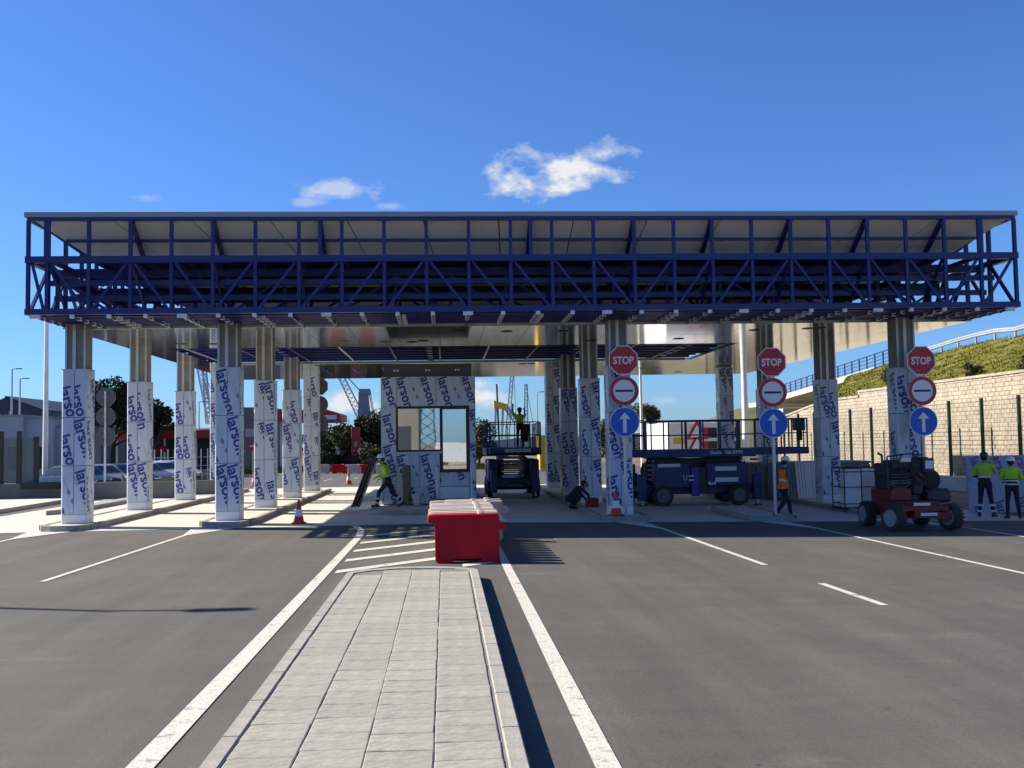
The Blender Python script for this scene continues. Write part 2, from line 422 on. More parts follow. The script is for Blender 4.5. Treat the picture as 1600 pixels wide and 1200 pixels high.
# ---- the stamped-concrete island in the foreground
island = tag(MB().slab([(-1.53, -8), (.47, -8), (.47, 16.0), (.40, 16.35), (.2, 16.55), (-.2, 16.75), (-.8, 16.8), (-1.25, 16.6), (-1.47, 16.25), (-1.53, 15.9)], -.02, .143)
             .build('median_island', M_GROUT), kind='structure')
tilev = []
for q in range(5):                          # a few uneven tile shapes shared by all the tiles
    mb = MB(); rr_ = random.Random(q); a, b = .2185, .1965; e = lambda: rr_.uniform(-.004, .004)
    c = .007
    base = [(-a + e(), -b + e()), (a + e(), -b + e()), (a + e(), b + e()), (-a + e(), b + e())]
    top = [(x - math.copysign(c, x), y - math.copysign(c, y)) for x, y in base]
    h = [.012 + rr_.uniform(-.002, .002) for _ in range(4)]
    vs = [(x, y, -.01) for x, y in base] + [(x, y, h[i] - .004) for i, (x, y) in enumerate(base)] + [(x, y, h[i]) for i, (x, y) in enumerate(top)]
    fs = [(8, 9, 10, 11)] + [(i, (i + 1) % 4, 4 + (i + 1) % 4, 4 + i) for i in range(4)] + [(4 + i, 4 + (i + 1) % 4, 8 + (i + 1) % 4, 8 + i) for i in range(4)]
    tilev.append(mb.add(vs, fs).mesh('tile', M_TILE))
for ci, cx in enumerate((-1.205, -.76, -.32, .125)):
    y = -1.4 + [.0, .12, .05, .2][ci]
    while y < 16.35:
        if not (ci in (0,) and y > 16.05):
            o = put('tile', tilev[rnd.randrange(5)], island, (cx, y, .143), rnd.choice((0, math.pi)))
        y += .4
kst = MB().add(*(lambda a, b: ([(-a, -b, -.15), (a, -b, -.15), (a, b, -.15), (-a, b, -.15), (-a, -b, .0), (a, -b, .0), (a, b, .0), (-a, b, .0), (-a + .012, -b + .004, .014), (a - .012, -b + .004, .014), (a - .012, b - .004, .014), (-a + .012, b - .004, .014)],
                               [(8, 9, 10, 11)] + [(i, (i + 1) % 4, 4 + (i + 1) % 4, 4 + i) for i in range(4)] + [(4 + i, 4 + (i + 1) % 4, 8 + (i + 1) % 4, 8 + i) for i in range(4)]))(.066, .495)).mesh('kerb_stone', M_KERB)
for x in (-1.50, .435):
    for i in range(18): put('kerb_stone', kst, island, (x, -1.2 + i * 1.0, .147))
mb = MB()
arc = [(.503, 16.3), (.43, 16.52), (.2, 16.72), (-.2, 16.9), (-.8, 16.95), (-1.3, 16.72), (-1.52, 16.42), (-1.566, 16.3)]
inn = [(.37, 16.3), (.33, 16.40), (.14, 16.56), (-.22, 16.70), (-.78, 16.74), (-1.2, 16.56), (-1.39, 16.36), (-1.434, 16.3)]
for i in range(7): mb.slab([arc[i], inn[i], inn[i + 1], arc[i + 1]], -.02, .158)
mb.build('kerb_nose', M_KERB, island)

# ---- lane islands under the canopy
def lane_island(x, w_, y0, y1):
    z = zg(x); h = w_ / 2
    ring = [(x - h, y0 + .5), (x - h * .75, y0 + .12), (x - h * .3, y0), (x + h * .3, y0), (x + h * .75, y0 + .12), (x + h, y0 + .5), (x + h, y1), (x - h, y1)]
    o = tag(MB().slab(ring, z - .05, z + .13).build('lane_island', M_CONC), kind='structure')
    n = int((y1 - y0 - .5) / 1.0)
    for s in (-1, 1):
        mb = MB()
        for i in range(n):
            a = y0 + .5 + i * 1.0; mb.box((x + s * h - .07, a + .006, z - .05), (x + s * h + .07, a + .994, z + .152))
        mb.build('kerb', M_KERB, o)
    mb = MB()
    for i in range(5):
        (ax, ay), (bx, by) = ring[i], ring[i + 1]; cx, cy = x, y0 + .6
        ia = (ax + (cx - ax) * .2, ay + (cy - ay) * .2); ib = (bx + (cx - bx) * .2, by + (cy - by) * .2)
        oa = (ax - (cx - ax) * .04, ay - .03); ob = (bx - (cx - bx) * .04, by - .03)
        mb.slab([oa, ob, ib, ia], z - .05, z + .152)
    mb.build('kerb_nose', M_KERB, o)
    return o
for x, w_, y0, y1 in ((-10.2, 1.25, 27.9, 51), (-6.02, 1.25, 28.1, 49), (-.54, 3.5, 31.5, 50), (4.97, 1.25, 27.9, 51), (9.05, 1.2, 27.7, 33.0), (13.3, 1.25, 27.7, 51)):
    lane_island(x, w_, y0, y1)
# pavement along the left side with its kerb, and the low ground by the right wall
tag(MB().slab([(-15.2, 29.5), (-15.6, 44), (-28, 44), (-28, 29.5)], -.05, .14).build('side_pavement', M_CONC), kind='structure')
tag(MB().slab([(-13.2, 35), (-12.6, 36), (-12.6, 43.5), (-13.2, 43.5)], -.05, .15).build('kerb_island', M_KERB), kind='structure')

# ================================================================ the canopy
X0, X1, Y0, Y1 = -10.7, 15.73, 26.9, 52.5
ZB, ZM, ZT = 5.70, 7.05, 8.16
canopy = thing('canopy', ((X0 + X1) / 2, 40, 0), 'long navy steel lattice canopy over the checkpoint lanes with pale sloping liner and mirrored underside', 'canopy')
def steel(name, p, q, w_, h_): return MB().beam(p, q, w_, h_).build(name, M_BLUE, canopy, world=True)
# flat roof plate and its fascia
MB().box((X0 - .05, Y0 - .05, ZT), (X1 + .05, Y1 + .05, ZT + .13)).build('roof_plate', M_FASC, canopy, world=True)
# pale sheets sloping inwards from the eaves down to the deck
SL, ZD = 1.25, 7.32
def slope_panels(a, b, ai, bi, n):
    a, b, ai, bi = map(Vector, (a, b, ai, bi))
    for i in range(n):
        t0, t1 = i / n + .0006, (i + 1) / n - .0006
        p = [a.lerp(b, t0), a.lerp(b, t1), ai.lerp(bi, t1), ai.lerp(bi, t0)]
        nn = (p[1] - p[0]).cross(p[3] - p[0]).normalized() * .04
        mb = MB().add(p + [v + nn for v in p], [(0, 1, 2, 3), (7, 6, 5, 4), (0, 4, 5, 1), (1, 5, 6, 2), (2, 6, 7, 3), (3, 7, 4, 0)])
        mb.build('liner_panel', M_SLOPE, canopy, world=True)
e = .12; zt = ZT - .05
cs = [(X0 + e, Y0 + e, zt), (X1 - e, Y0 + e, zt), (X1 - e, Y1 - e, zt), (X0 + e, Y1 - e, zt)]
ci_ = [(X0 + SL, Y0 + SL, ZD), (X1 - SL, Y0 + SL, ZD), (X1 - SL, Y1 - SL, ZD), (X0 + SL, Y1 - SL, ZD)]
for i, n in enumerate((13, 8, 8, 8)): slope_panels(cs[i], cs[(i + 1) % 4], ci_[i], ci_[(i + 1) % 4], n)
MB().box((X0 + SL, Y0 + SL, ZD - .02), (X1 - SL, Y1 - SL, ZD + .06)).build('roof_deck', M_BLUE, canopy, world=True)
# posts of the front, read off the photograph
PX = [44.5, 74, 139, 204, 268, 332.5, 399, 467, 534, 600, 666, 732, 797.5, 862, 927, 990.5, 1052.5, 1112.5, 1174, 1235, 1294.5, 1355, 1415, 1475, 1531, 1587]
PXx = [AY(p, 370, Y0).x for p in PX]; PXx[0] = X0 + .05; PXx[-1] = X1 - .05
EXTRA = [AY(500, 370, Y0).x, AY(829, 370, Y0).x]
DIA = '\\//\\\\/////\\\\\\\\\\////\\\\\\\\//'
DIA = {0: '\\', 1: '\\', 2: '/', 3: '\\', 4: '\\', 5: '/', 6: '/', 7: '/', 8: '/', 9: '/', 10: '\\', 11: '\\', 12: '\\', 13: '\\', 14: '\\', 15: '/', 16: '/', 17: '/', 18: '/', 19: '\\', 20: '\\', 21: '\\', 22: '\\', 23: '/', 24: '/'}
def truss(xs, y, dia, top=True, wpost=.088):
    steel('bottom_chord', (xs[0] - .06, y, ZB), (xs[-1] + .06, y, ZB), .15, .15)
    steel('middle_chord', (xs[0] - .06, y, ZM), (xs[-1] + .06, y, ZM), .15, .17)
    if top: steel('top_chord', (xs[0], y, ZT - .05), (xs[-1], y, ZT - .05), .1, .09)
    for i, x in enumerate(xs):
        steel('post', (x, y + .004, ZB + .07), (x, y + .004, ZM - .08), wpost, wpost)
        if top: steel('post', (x, y + .004, ZM + .08), (x, y + .004, ZT - .09), wpost + (.06 if i in (1, len(xs) - 2) else 0), wpost)
    for i in range(len(xs) - 1):
        a, b = xs[i] + .09, xs[i + 1] - .09
        if dia.get(i, '/') == '\\': a, b = b, a
        steel('diagonal', (a, y + .02, ZB + .06), (b, y + .02, ZM - .08), .066, .066)
truss(PXx, Y0, DIA)
for x in EXTRA: steel('post', (x, Y0 + .01, ZM + .08), (x, Y0 + .01, ZT - .09), .09, .09)
steel('liner_rail', (X0 + .75, Y0 + .68, zt - .44), (X1 - .75, Y0 + .68, zt - .44), .07, .07)
for i in (3, 5, 15, 17, 19, 21, 23):
    x = PXx[i]; steel('rafter', (x, Y0 + .1, zt - .06), (x, Y0 + SL, ZD - .06), .10, .12)
for x in EXTRA: steel('rafter', (x, Y0 + .1, zt - .06), (x, Y0 + SL, ZD - .06), .10, .12)
for s, x in ((1, X0 + .05), (-1, X1 - .05)):      # the two receding sides
    ys = [Y0 + .05 + i * 1.28 for i in range(20)]
    for z, ww in ((ZB, .14), (ZM, .15), (ZT - .05, .09)): steel('side_chord', (x, Y0, z), (x, Y1, z), ww, ww)
    for i, y in enumerate(ys[1:]):
        steel('post', (x, y, ZB + .07), (x, y, ZM - .07), .1, .1); steel('post', (x, y, ZM + .08), (x, y, ZT - .09), .1, .1)
        a, b = (ys[i] + .08, y - .08) if i % 4 < 2 else (y - .08, ys[i] + .08)
        steel('diagonal', (x + s * .02, a, ZB + .06), (x + s * .02, b, ZM - .07), .075, .075)
    for j, y in enumerate(ys[1:9]): steel('rafter', (x + s * .1, y, zt - .06), (x + s * (SL - .05), y, ZD - .06), .08, .1)
steel('back_chord', (X0, Y1, ZB), (X1, Y1, ZB), .14, .14); steel('back_chord', (X0, Y1, ZM), (X1, Y1, ZM), .14, .14)
# inner lattice girders seen in the dark behind the front
for y, z2 in ((28.5, 6.95), (31.2, 6.85), (35.3, 6.7), (41, 6.7), (46.9, 6.7)):
    steel('girder_chord', (X0 + .1, y, ZB + .04), (X1 - .1, y, ZB + .04), .16, .16)
    steel('girder_chord', (X0 + .1, y, z2), (X1 - .1, y, z2), .18, .2)
    nb = 17; dx = (X1 - X0 - .4) / nb
    for i in range(nb):
        a = X0 + .2 + i * dx
        if y < 36:
            steel('girder_web', (a, y + .01, ZB + .1), (a, y + .01, z2 - .1), .09, .09)
            p, q = (a, a + dx) if (i // 3) % 2 else (a + dx, a)
            steel('girder_web', (p, y + .02, ZB + .1), (q, y + .02, z2 - .1), .07, .07)
for x in (-10.16, -6.02, -.54, 4.97, 9.05, 13.3):
    steel('long_girder', (x, Y0 + .1, ZB + .02), (x, Y1 - .1, ZB + .02), .2, .18); steel('long_girder', (x, Y0 + 2.1, 6.7), (x, Y1 - 2.1, 6.7), .2, .2)
for y, z in ((27.6, 7.2), (27.6, 6.55), (28.05, 6.2), (29.3, 7.15), (29.7, 6.5), (30.4, 7.1), (30.4, 6.1), (32.4, 7.0), (33.6, 6.9), (33.6, 6.3), (37.5, 6.9), (39.2, 6.9)):
    steel('purlin', (X0 + .3, y, z), (X1 - .3, y, z), .12, .14)
for i in range(1, 25):                      # cross frames from the front truss back to the first girder
    x = PXx[i] if i % 2 else PXx[i] + .06
    steel('cross_beam', (x, Y0 + .1, ZM + .02), (x, 31.2, ZM + .02), .09, .11); steel('cross_beam', (x, Y0 + .1, ZB + .03), (x, 29.4, ZB + .03), .08, .10)
    if i % 2: steel('cross_brace', (x, Y0 + .12, ZM - .05), (x, 28.4, ZB + .1), .07, .07); steel('cross_brace', (x, 28.5, ZB + .1), (x, 31.1, ZM - .1), .07, .07)
# open framing below the truss, with its rows of white clips
for y in (27.2, 27.45, 27.75, 28.0, 28.3, 28.55, 28.8, 29.05, 29.3): steel('joist', (X0 + .05, y, ZB - .05), (X1 - .05, y, ZB - .05), .07, .09)
clipm = MB().bbox((-.055, -.05, -.05), (.055, .05, .05), .012).mesh('clip', M_CLIP)
clipw = MB().bbox((-.13, -.05, -.05), (.13, .05, .05), .012).mesh('clip', M_CLIP)
barm = []
for i in range(29):
    x = X0 + .25 + i * .925
    for j, y in enumerate((26.87, 27.4, 27.95, 28.5, 29.0)):
        if rnd.random() < .1 and j: continue
        o = put('clip', clipw if (i % 4 == 0 and j == 0) else clipm, canopy, (x - canopy.location.x, y - canopy.location.y, ZB - .125 - (0 if j == 0 else .0)))
        if i % 4 == 2 and j: put('clip', clipm, canopy, (x + .14 - canopy.location.x, y - canopy.location.y, ZB - .125))
    MB().box((x - .022, 27.0, ZB - .16), (x + .022, 29.5, ZB - .12)).build('framing_rail', M_ALU if i % 9 == 4 else M_BLUE, canopy, world=True)
# mirrored ceiling sheets: a front band, a back band, the strip between still open
PW = 1.32; nx = int((X1 - X0) / PW)
PW = (X1 - X0 - .1) / nx
def ceil_panel(x, y0, y1):
    t = [rnd.uniform(-.0009, .0009) for _ in range(4)]
    vs = [(x + .006, y0, 5.55 + t[0]), (x + PW - .006, y0, 5.55 + t[1]), (x + PW - .006, y1, 5.55 + t[2]), (x + .006, y1, 5.55 + t[3])]
    m_ = MB().add(vs + [(a, b, c + .035) for a, b, c in vs], [(0, 1, 2, 3), (0, 4, 5, 1), (1, 5, 6, 2), (2, 6, 7, 3), (3, 7, 4, 0), (7, 6, 5, 4)])
    m_.m[-1] = 1; m_.build('ceiling_panel', [M_MIRR, M_DARK], canopy, world=True)
for i in range(nx):
    x = X0 + .05 + i * PW
    for y0, y1 in ((29.5, 32.54), (32.56, 35.6), (42.5, 45.82), (45.84, 49.16), (49.18, 52.45)): ceil_panel(x, y0, y1)
    if x > 10.2 or x < X0 + .2:
        for y0, y1 in ((35.62, 39.05), (39.07, 42.48)): ceil_panel(x, y0, y1)
for k in range(26):                         # small dark cut-outs for lamps
    x = X0 + 2 + rnd.random() * 22; y = rnd.choice((31, 34, 44, 47.5, 50.8)) + rnd.uniform(-.4, .4)
    MB().lathe([(.16, 5.535), (.19, 5.54), (.19, 5.546)], 14, (x, y, 0)).build('lamp_opening', M_DARK, canopy, world=True)
for y in (36.5, 37.6, 38.7, 39.8, 40.9, 42.0): steel('joist', (X0 + 1.2, y, ZB - .06), (10.2, y, ZB - .06), .08, .1)
for i in range(12):
    x = X0 + 1.8 + i * 1.75
    MB().box((x - .03, 35.65, 5.56), (x + .03, 42.45, 5.6)).build('framing_rail', M_ALU if i % 3 == 0 else M_BLUE, canopy, world=True)
MB().box((X0 + 1.4, 42.30, 5.50), (10.1, 42.44, 5.60)).build('edge_trim', M_ALU, canopy, world=True)
MB().box((X0 + .02, 29.42, 5.54), (X1 - .02, 29.5, 5.62)).build('edge_trim', M_ALU, canopy, world=True)

# ================================================================ columns
HW = .335
def clad_half(side, h):                     # C-shaped sheet wrapping half of the column, open at the middle seams
    t = .03; s = side; mb = MB()
    poly = [(s * .008, -HW), (s * (HW - .03), -HW), (s * HW, -HW + .03), (s * HW, HW - .03), (s * (HW - .03), HW), (s * .008, HW), (s * .008, HW - t), (s * (HW - t), HW - t), (s * (HW - t), -HW + t), (s * .008, -HW + t)]
    n = len(poly); vs = [(x, y, .008) for x, y in poly] + [(x, y, h - .008) for x, y in poly]
    fs = [(i, (i + 1) % n, n + (i + 1) % n, n + i) for i in range(n)]
    for z in (0, n):
        for quad in ((0, 1, 8, 9), (1, 2, 8), (2, 3, 7, 8), (3, 4, 7), (4, 5, 6, 7)): fs.append(tuple(i + z for i in quad))
    return mb.add(vs, fs).mesh('cladding_panel', M_FILM)
TIER = 1.325
HALF = {(s, 'n'): clad_half(s, TIER) for s in (-1, 1)}
PRN = {}
for s in (-1, 1):
    for v in range(12):
        mb = MB(); q = random.Random(v * 5 + s); w_ = HW - .03; h = TIER - .05
        print_on(mb, w_, h, q.uniform(-.45, .2) if v % 4 else -.03, h - q.uniform(-.05, .9) if v % 4 else h - .08, ((0.01 if s > 0 else -w_), -HW - .0025, .03), (1, 0, 0), (0, 0, 1))
        print_on(mb, 2 * HW - .08, h, q.uniform(-.3, .3), h - q.uniform(0, .6), (s * (HW + .0025), -s * (HW - .04), .03), (0, s, 0), (0, 0, 1))
        PRN[(s, v)] = mb.mesh('printed_lettering', [M_PRINT, M_PRINTL])
SHAFT = MB().bbox((-.28, -.28, 0), (.28, .28, 5.62), .015).mesh('concrete_shaft', M_COLC)
STRIP = MB().box((-.045, -.02, 0), (.045, .02, 1.0)).mesh('metal_strip', M_ALU)
PLINTH = MB().bbox((-.33, -.33, 0), (.33, .33, .26), .02).mesh('plinth', M_WHITE)
names = {-10.45: 'on the island facing the parked cars', -6.12: 'on the island between the sunlit lanes', 4.97: 'on the island with the shaded cone', 13.05: 'on the island beside the red machine'}
ordn = ['front', 'second', 'third', 'rearmost']
tops = {0: 3, 1: 3, 2: 3, 3: 4}
for XN in (-10.45, -6.12, 4.97, 13.05):
    for r_, Y in enumerate((29.2, 35.0, 41.0, 47.0)):
        X = {-10.45: -10.16, -6.12: -6.02, 4.97: 4.97, 13.05: (13.42, 13.3, 13.1, 13.05)[r_]}[XN]
        z = zg(X) + .13
        lab = ('front film-clad column ', 'second film-clad column back ', 'third film-clad column back ', 'rearmost column, film-clad to the ceiling, ')[r_] + names[XN]
        c = thing('column', (X, Y, z), lab, 'column', 'film-clad columns carrying the canopy')
        put('concrete_shaft', SHAFT, c, (0, 0, 0)).scale.z = (5.7 - z) / 5.62
        put('plinth', PLINTH, c)
        z0 = .26; n = tops[r_]
        for k in range(n):
            for s in (-1, 1):
                pn = put('cladding_panel', HALF[(s, 'n')], c, (0, 0, z0 + k * TIER))
                v = rnd.randrange(12)
                put('printed_lettering', PRN[(s, v)], pn)['kind'] = 'stuff'
        zt_ = z0 + n * TIER
        for sx, sy in ((-.02, -.295), (.255, -.295), (-.24, -.295)):
            if zt_ < 5.2:
                m_ = put('metal_strip', STRIP, c, (sx, sy, zt_ - .1)); m_.scale.z = 5.72 - z - zt_ + .1
                if abs(sx) > .1: m_.scale.x = .55
        mb = MB().box((-.345, -.345, zt_ - 0.004), (.345, .345, zt_ + .012)); mb.build('cladding_cap', M_ALU, c)
        for k in range(1, n): MB().box((-.3365, -.3365, z0 + k * TIER - .006), (.3365, .3365, z0 + k * TIER + .006)).build('seam_strip', M_DARK, c)

# ================================================================ the booth
BY = 34.5; bs = BY / 1600
def bz(y): return 2.15 + (694 - y) * bs + .004 * (660 - 660)
BX0, BX1 = -2.12, 1.02; BZ0, BZ1 = .13, 4.42
booth = thing('booth', ((BX0 + BX1) / 2, BY + 2.4, BZ0), 'film-wrapped control booth with mirrored window and glazed door', 'booth')
def bpart(name, mb, mat): return mb.build(name, mat, booth, world=True)
WX0, WX1, WZ0, WZ1 = -1.58, -.13, 1.95, 3.36          # window
DX0, DX1, DZ0 = -.10, .74, 1.27                        # door
bpart('booth_core', MB().box((BX0 + .04, BY + .16, BZ0), (BX1 - .04, BY + 4.8, BZ1 - .03)), M_DARK)
def bpanel(x0, z0, x1, z1, ox, oy, y=BY, d=.14):
    g_ = .006
    p = bpart('cladding_panel', MB().box((x0 + g_, y, z0 + g_), (x1 - g_, y + d, z1 - g_)), M_FILM)
    mb = print_on(MB(), x1 - x0 - .02, z1 - z0 - .02, ox, oy, (x0 + .01, y - .0025, z0 + .01), (1, 0, 0), (0, 0, 1))
    o = mb.mesh('printed_lettering', [M_PRINT, M_PRINTL], off=tuple(booth.location)); put('printed_lettering', o, p)['kind'] = 'stuff'
bpanel(BX0, 3.42, BX0 + .52, BZ1, .02, .92); bpanel(BX0 + .52, 3.42, BX0 + 1.83, BZ1, -.02, .92); bpanel(BX0 + 1.83, 3.42, BX1, BZ1, .06, .92)
bpanel(BX0, 2.15, WX0 - .05, 3.42, .02, .95); bpanel(BX0, .92, WX0 - .05, 2.15, .04, 1.15); bpanel(BX0, .16, WX0 - .05, .92, .1, .9)
bpanel(WX0 - .05, .72, -.86, 1.83, -.02, 1.02); bpanel(-.86, .72, DX0 - .08, 1.83, .02, 1.03); bpanel(WX0 - .05, .16, -.72, .72, .3, .65); bpanel(-.72, .16, DX0 - .08, .72, .08, .66)
bpanel(DX0 - .08, .72, DX1 + .08, 1.2, .34, 1.2, BY + .05); bpanel(DX0 - .08, .16, DX1 + .08, .72, .34, .62, BY + .05)
bpanel(DX1 + .08, 2.15, BX1, 3.42, -.02, 1.1); bpanel(DX1 + .08, .92, BX1, 2.15, -.04, 1.3); bpanel(DX1 + .08, .16, BX1, .92, .0, .95)
for sx, x in ((-1, BX0), (1, BX1)):                  # side sheets
    for i in range(4):
        for z0, z1 in ((.16, 1.55), (1.55, 2.95), (2.95, BZ1)):
            y0 = BY + .02 + i * 1.2
            p = bpart('cladding_panel', MB().box((x - .02 if sx > 0 else x - .02, y0 + .145 if i == 0 else y0 + .005, z0 + .005), (x + .02, y0 + 1.195, z1 - .005)), M_FILM)
            mb = print_on(MB(), 1.0, z1 - z0 - .02, .1 * i, 1.1, (x + sx * .0225, y0 + (.16 if sx > 0 else 1.18), z0 + .01), (0, sx, 0), (0, 0, 1))
            put('printed_lettering', mb.mesh('printed_lettering', [M_PRINT, M_PRINTL], off=tuple(booth.location)), p)['kind'] = 'stuff'
def fr(name, x0, z0, x1, z1, t, y0, y1, mat):
    return bpart(name, MB().box((x0, y0, z0), (x0 + t, y1, z1)).box((x1 - t, y0, z0), (x1, y1, z1)).box((x0 + t, y0, z0), (x1 - t, y1, z0 + t)).box((x0 + t, y0, z1 - t), (x1 - t, y1, z1)), mat)
win = fr('window_frame', WX0 - .05, WZ0 - .05, WX1 + .05, WZ1 + .05, .065, BY - .012, BY + .13, M_DARK)
bpart('window_pane', MB().box((WX0 + .016, BY + .05, WZ0 + .016), (WX1 - .016, BY + .07, WZ1 - .016)), M_GLASS)
bpart('window_sill', MB().box((WX0 - .1, BY - .08, WZ0 - .12), (WX1 + .02, BY - .003, WZ0 - .052)), M_FILM)
door = fr('door_frame', DX0 - .07, DZ0 - .07, DX1 + .07, 3.41, .10, BY - .02, BY + .13, M_DARK)
bpart('door_pane', MB().box((DX0 + .03, BY + .05, DZ0 + .03), (DX1 - .03, BY + .07, 3.31)), M_GLASS)
bpart('door_handle', MB().box((DX0 - .06, BY - .06, 1.95), (DX0 + .0, BY - .021, 2.3)), M_DARK)
bpart('corner_bracket', MB().box((DX1 + .06, BY - .03, 3.42), (DX1 + .3, BY - .003, 3.50)), M_WHITE)
for x in (-.28, .86): bpart('handrail_post', MB().cyl((x, BY - .45, BZ0), (x, BY - .45, 1.4), .03, n=10), M_WHITE)
bpart('step', MB().box((-.2, BY - .5, BZ0), (.8, BY - .003, .42)), M_ALU)
bpart('step', MB().box((-.2, BY - .28, .42), (.8, BY - .003, .72)), M_ALU)
par = bpart('parapet', MB().box((BX0 + .1, BY + .12, BZ1 - .03), (BX1 - .1, BY + 4.6, 4.86)), pm('parapet_grey', (.075, .075, .07), .6, var=.12, scale=3))
for i, x in enumerate((-1.62, -.55, .44)):
    for d in (-.05, .05): put('wall_spotlight', MB().lathe([(.035, 0), (.035, -.03), (.026, -.032)], 12, (x + d - booth.location.x, BY + .118 - booth.location.y, 4.64 - booth.location.z), 'y').mesh('wall_spotlight', M_WHITE), booth)

# ================================================================ road signs at the lane islands
def disc(r_, y0, y1, n=32, cx=0, cz=0, rot=0): return [(cx + r_ * math.cos(2 * math.pi * (i + rot) / n), cz + r_ * math.sin(2 * math.pi * (i + rot) / n)) for i in range(n)]
def sign_set(x, y, z, label, rz=0.0, group='sign posts at the lane islands', height=4.35):
    t = thing('sign_post', (x, y, z), label, 'road sign', group, rz)
    MB().cyl((0, .05, 0), (0, .05, height + .25), .045, n=12).build('post', M_ALU, t, smooth=True)
    MB().bbox((-.13, -.08, 0), (.13, .18, .02), .008).build('base_plate', M_ALU, t)
    s_ = .415
    for k, zc in enumerate((height, height - .86, height - 1.73)):
        n = 8 if k == 0 else 36; rot = .5 if k == 0 else 0; rr = s_ * (1.06 if k == 0 else 1)
        pl = MB().prism(disc(rr, 0, 0, n, 0, zc, rot), -.012, .0).build(('stop_plate', 'prohibition_plate', 'mandatory_plate')[k], [M_SWHITE], t)
        MB().prism(disc(rr * .995, 0, 0, n, 0, zc, rot), .001, .006).build('plate_back', M_SBACK, pl)
        if k == 0:
            MB().prism(disc(rr * .94, 0, 0, n, 0, zc, rot), -.0145, -.012).build('red_field', M_SRED, pl)
            letters(MB(), 'STOP', (-.29, -.017, zc - .105), (1, 0, 0), (0, 0, 1), .58, .028, .21).build('lettering', M_SWHITE, pl)
        elif k == 1:
            a = disc(rr * .985, 0, 0, n, 0, zc); b = disc(rr * .74, 0, 0, n, 0, zc); m_ = MB()
            m_.add([(p[0], -.015, p[1]) for p in a + b], [(i, (i + 1) % n, n + (i + 1) % n, n + i) for i in range(n)]).build('red_ring', M_SRED, pl)
            MB().box((-.245, -.017, zc - .03), (.245, -.013, zc + .03)).build('black_bar', M_DARK, pl)
        else:
            MB().prism(disc(rr * .95, 0, 0, n, 0, zc), -.0145, -.012).build('blue_field', M_SBLUE, pl)
            MB().prism([(-.05, zc - .30), (.05, zc - .30), (.05, zc + .08), (.16, zc + .08), (0, zc + .27), (-.16, zc + .08), (-.05, zc + .08)], -.018, -.015).build('white_arrow', M_SWHITE, pl)
        MB().box((-.06, .007, zc - .03), (.06, .1, zc + .03)).build('clamp', M_ALU, pl)
    return t
sign_set(AY(975, 612, 28.35).x, 28.35, zg(5) + .15, 'stop, barred circle and blue arrow signs before the column with the cone', height=4.33)
sign_set(AY(1207, 612, 28.35).x, 28.35, zg(9) + .15, 'stop, barred circle and blue arrow signs beside the walking worker in orange', height=4.30)
sign_set(AY(1441, 614, 28.2).x, 28.2, zg(13.2) + .15, 'stop, barred circle and blue arrow signs above the red machine', height=4.36)
sign_set(AY(165, 680, 46.0).x, 46.0, .05, 'grey backs of three stacked road signs in front of the parked cars', math.pi, 'sign posts turned away', 4.4)
sign_set(AY(499, 680, 48.4).x, 48.4, .14, 'grey backs of three stacked road signs peeping out behind a rear column', math.pi, 'sign posts turned away', 4.8)

# ================================================================ cones
cone_me = {}
def cone(x, y, z, label, h=.66):
    t = thing('traffic_cone', (x, y, z), label, 'traffic cone', 'red and white traffic cones')
    k = h / .66
    if not cone_me:
        cone_me['b'] = MB().bbox((-.19, -.19, 0), (.19, .19, .035), .02).mesh('base', M_CONE)
        cone_me['c'] = MB().lathe([(.155, .03), (.145, .06), (.085, .34), (.03, .64), (.025, .66)], 20).mesh('cone_body', M_CONE, True)
        cone_me['s'] = MB().lathe([(.117, .20), (.1175, .203), (.0775, .387), (.077, .39)], 20).mesh('reflective_sleeve', M_SWHITE, True)
    for n, q in (('base', 'b'), ('cone_body', 'c'), ('reflective_sleeve', 's')): put(n, cone_me[q], t).scale = (k, k, k)
p = G(467, 818); cone(p.x, p.y, .004, 'traffic cone standing in the sunlit lane ahead of the booth')
p = G(545, 757); cone(p.x, p.y, 0, 'small traffic cone far back on the open asphalt before the red plastic barriers', .75)
p = G(397, 760); cone(p.x, p.y, 0, 'traffic cone beyond the film-clad columns by the scrap pile', .75)
cone(4.72, 28.35, zg(4.7) + .15, 'shaded traffic cone at the nose of the island below the stop sign', .7)

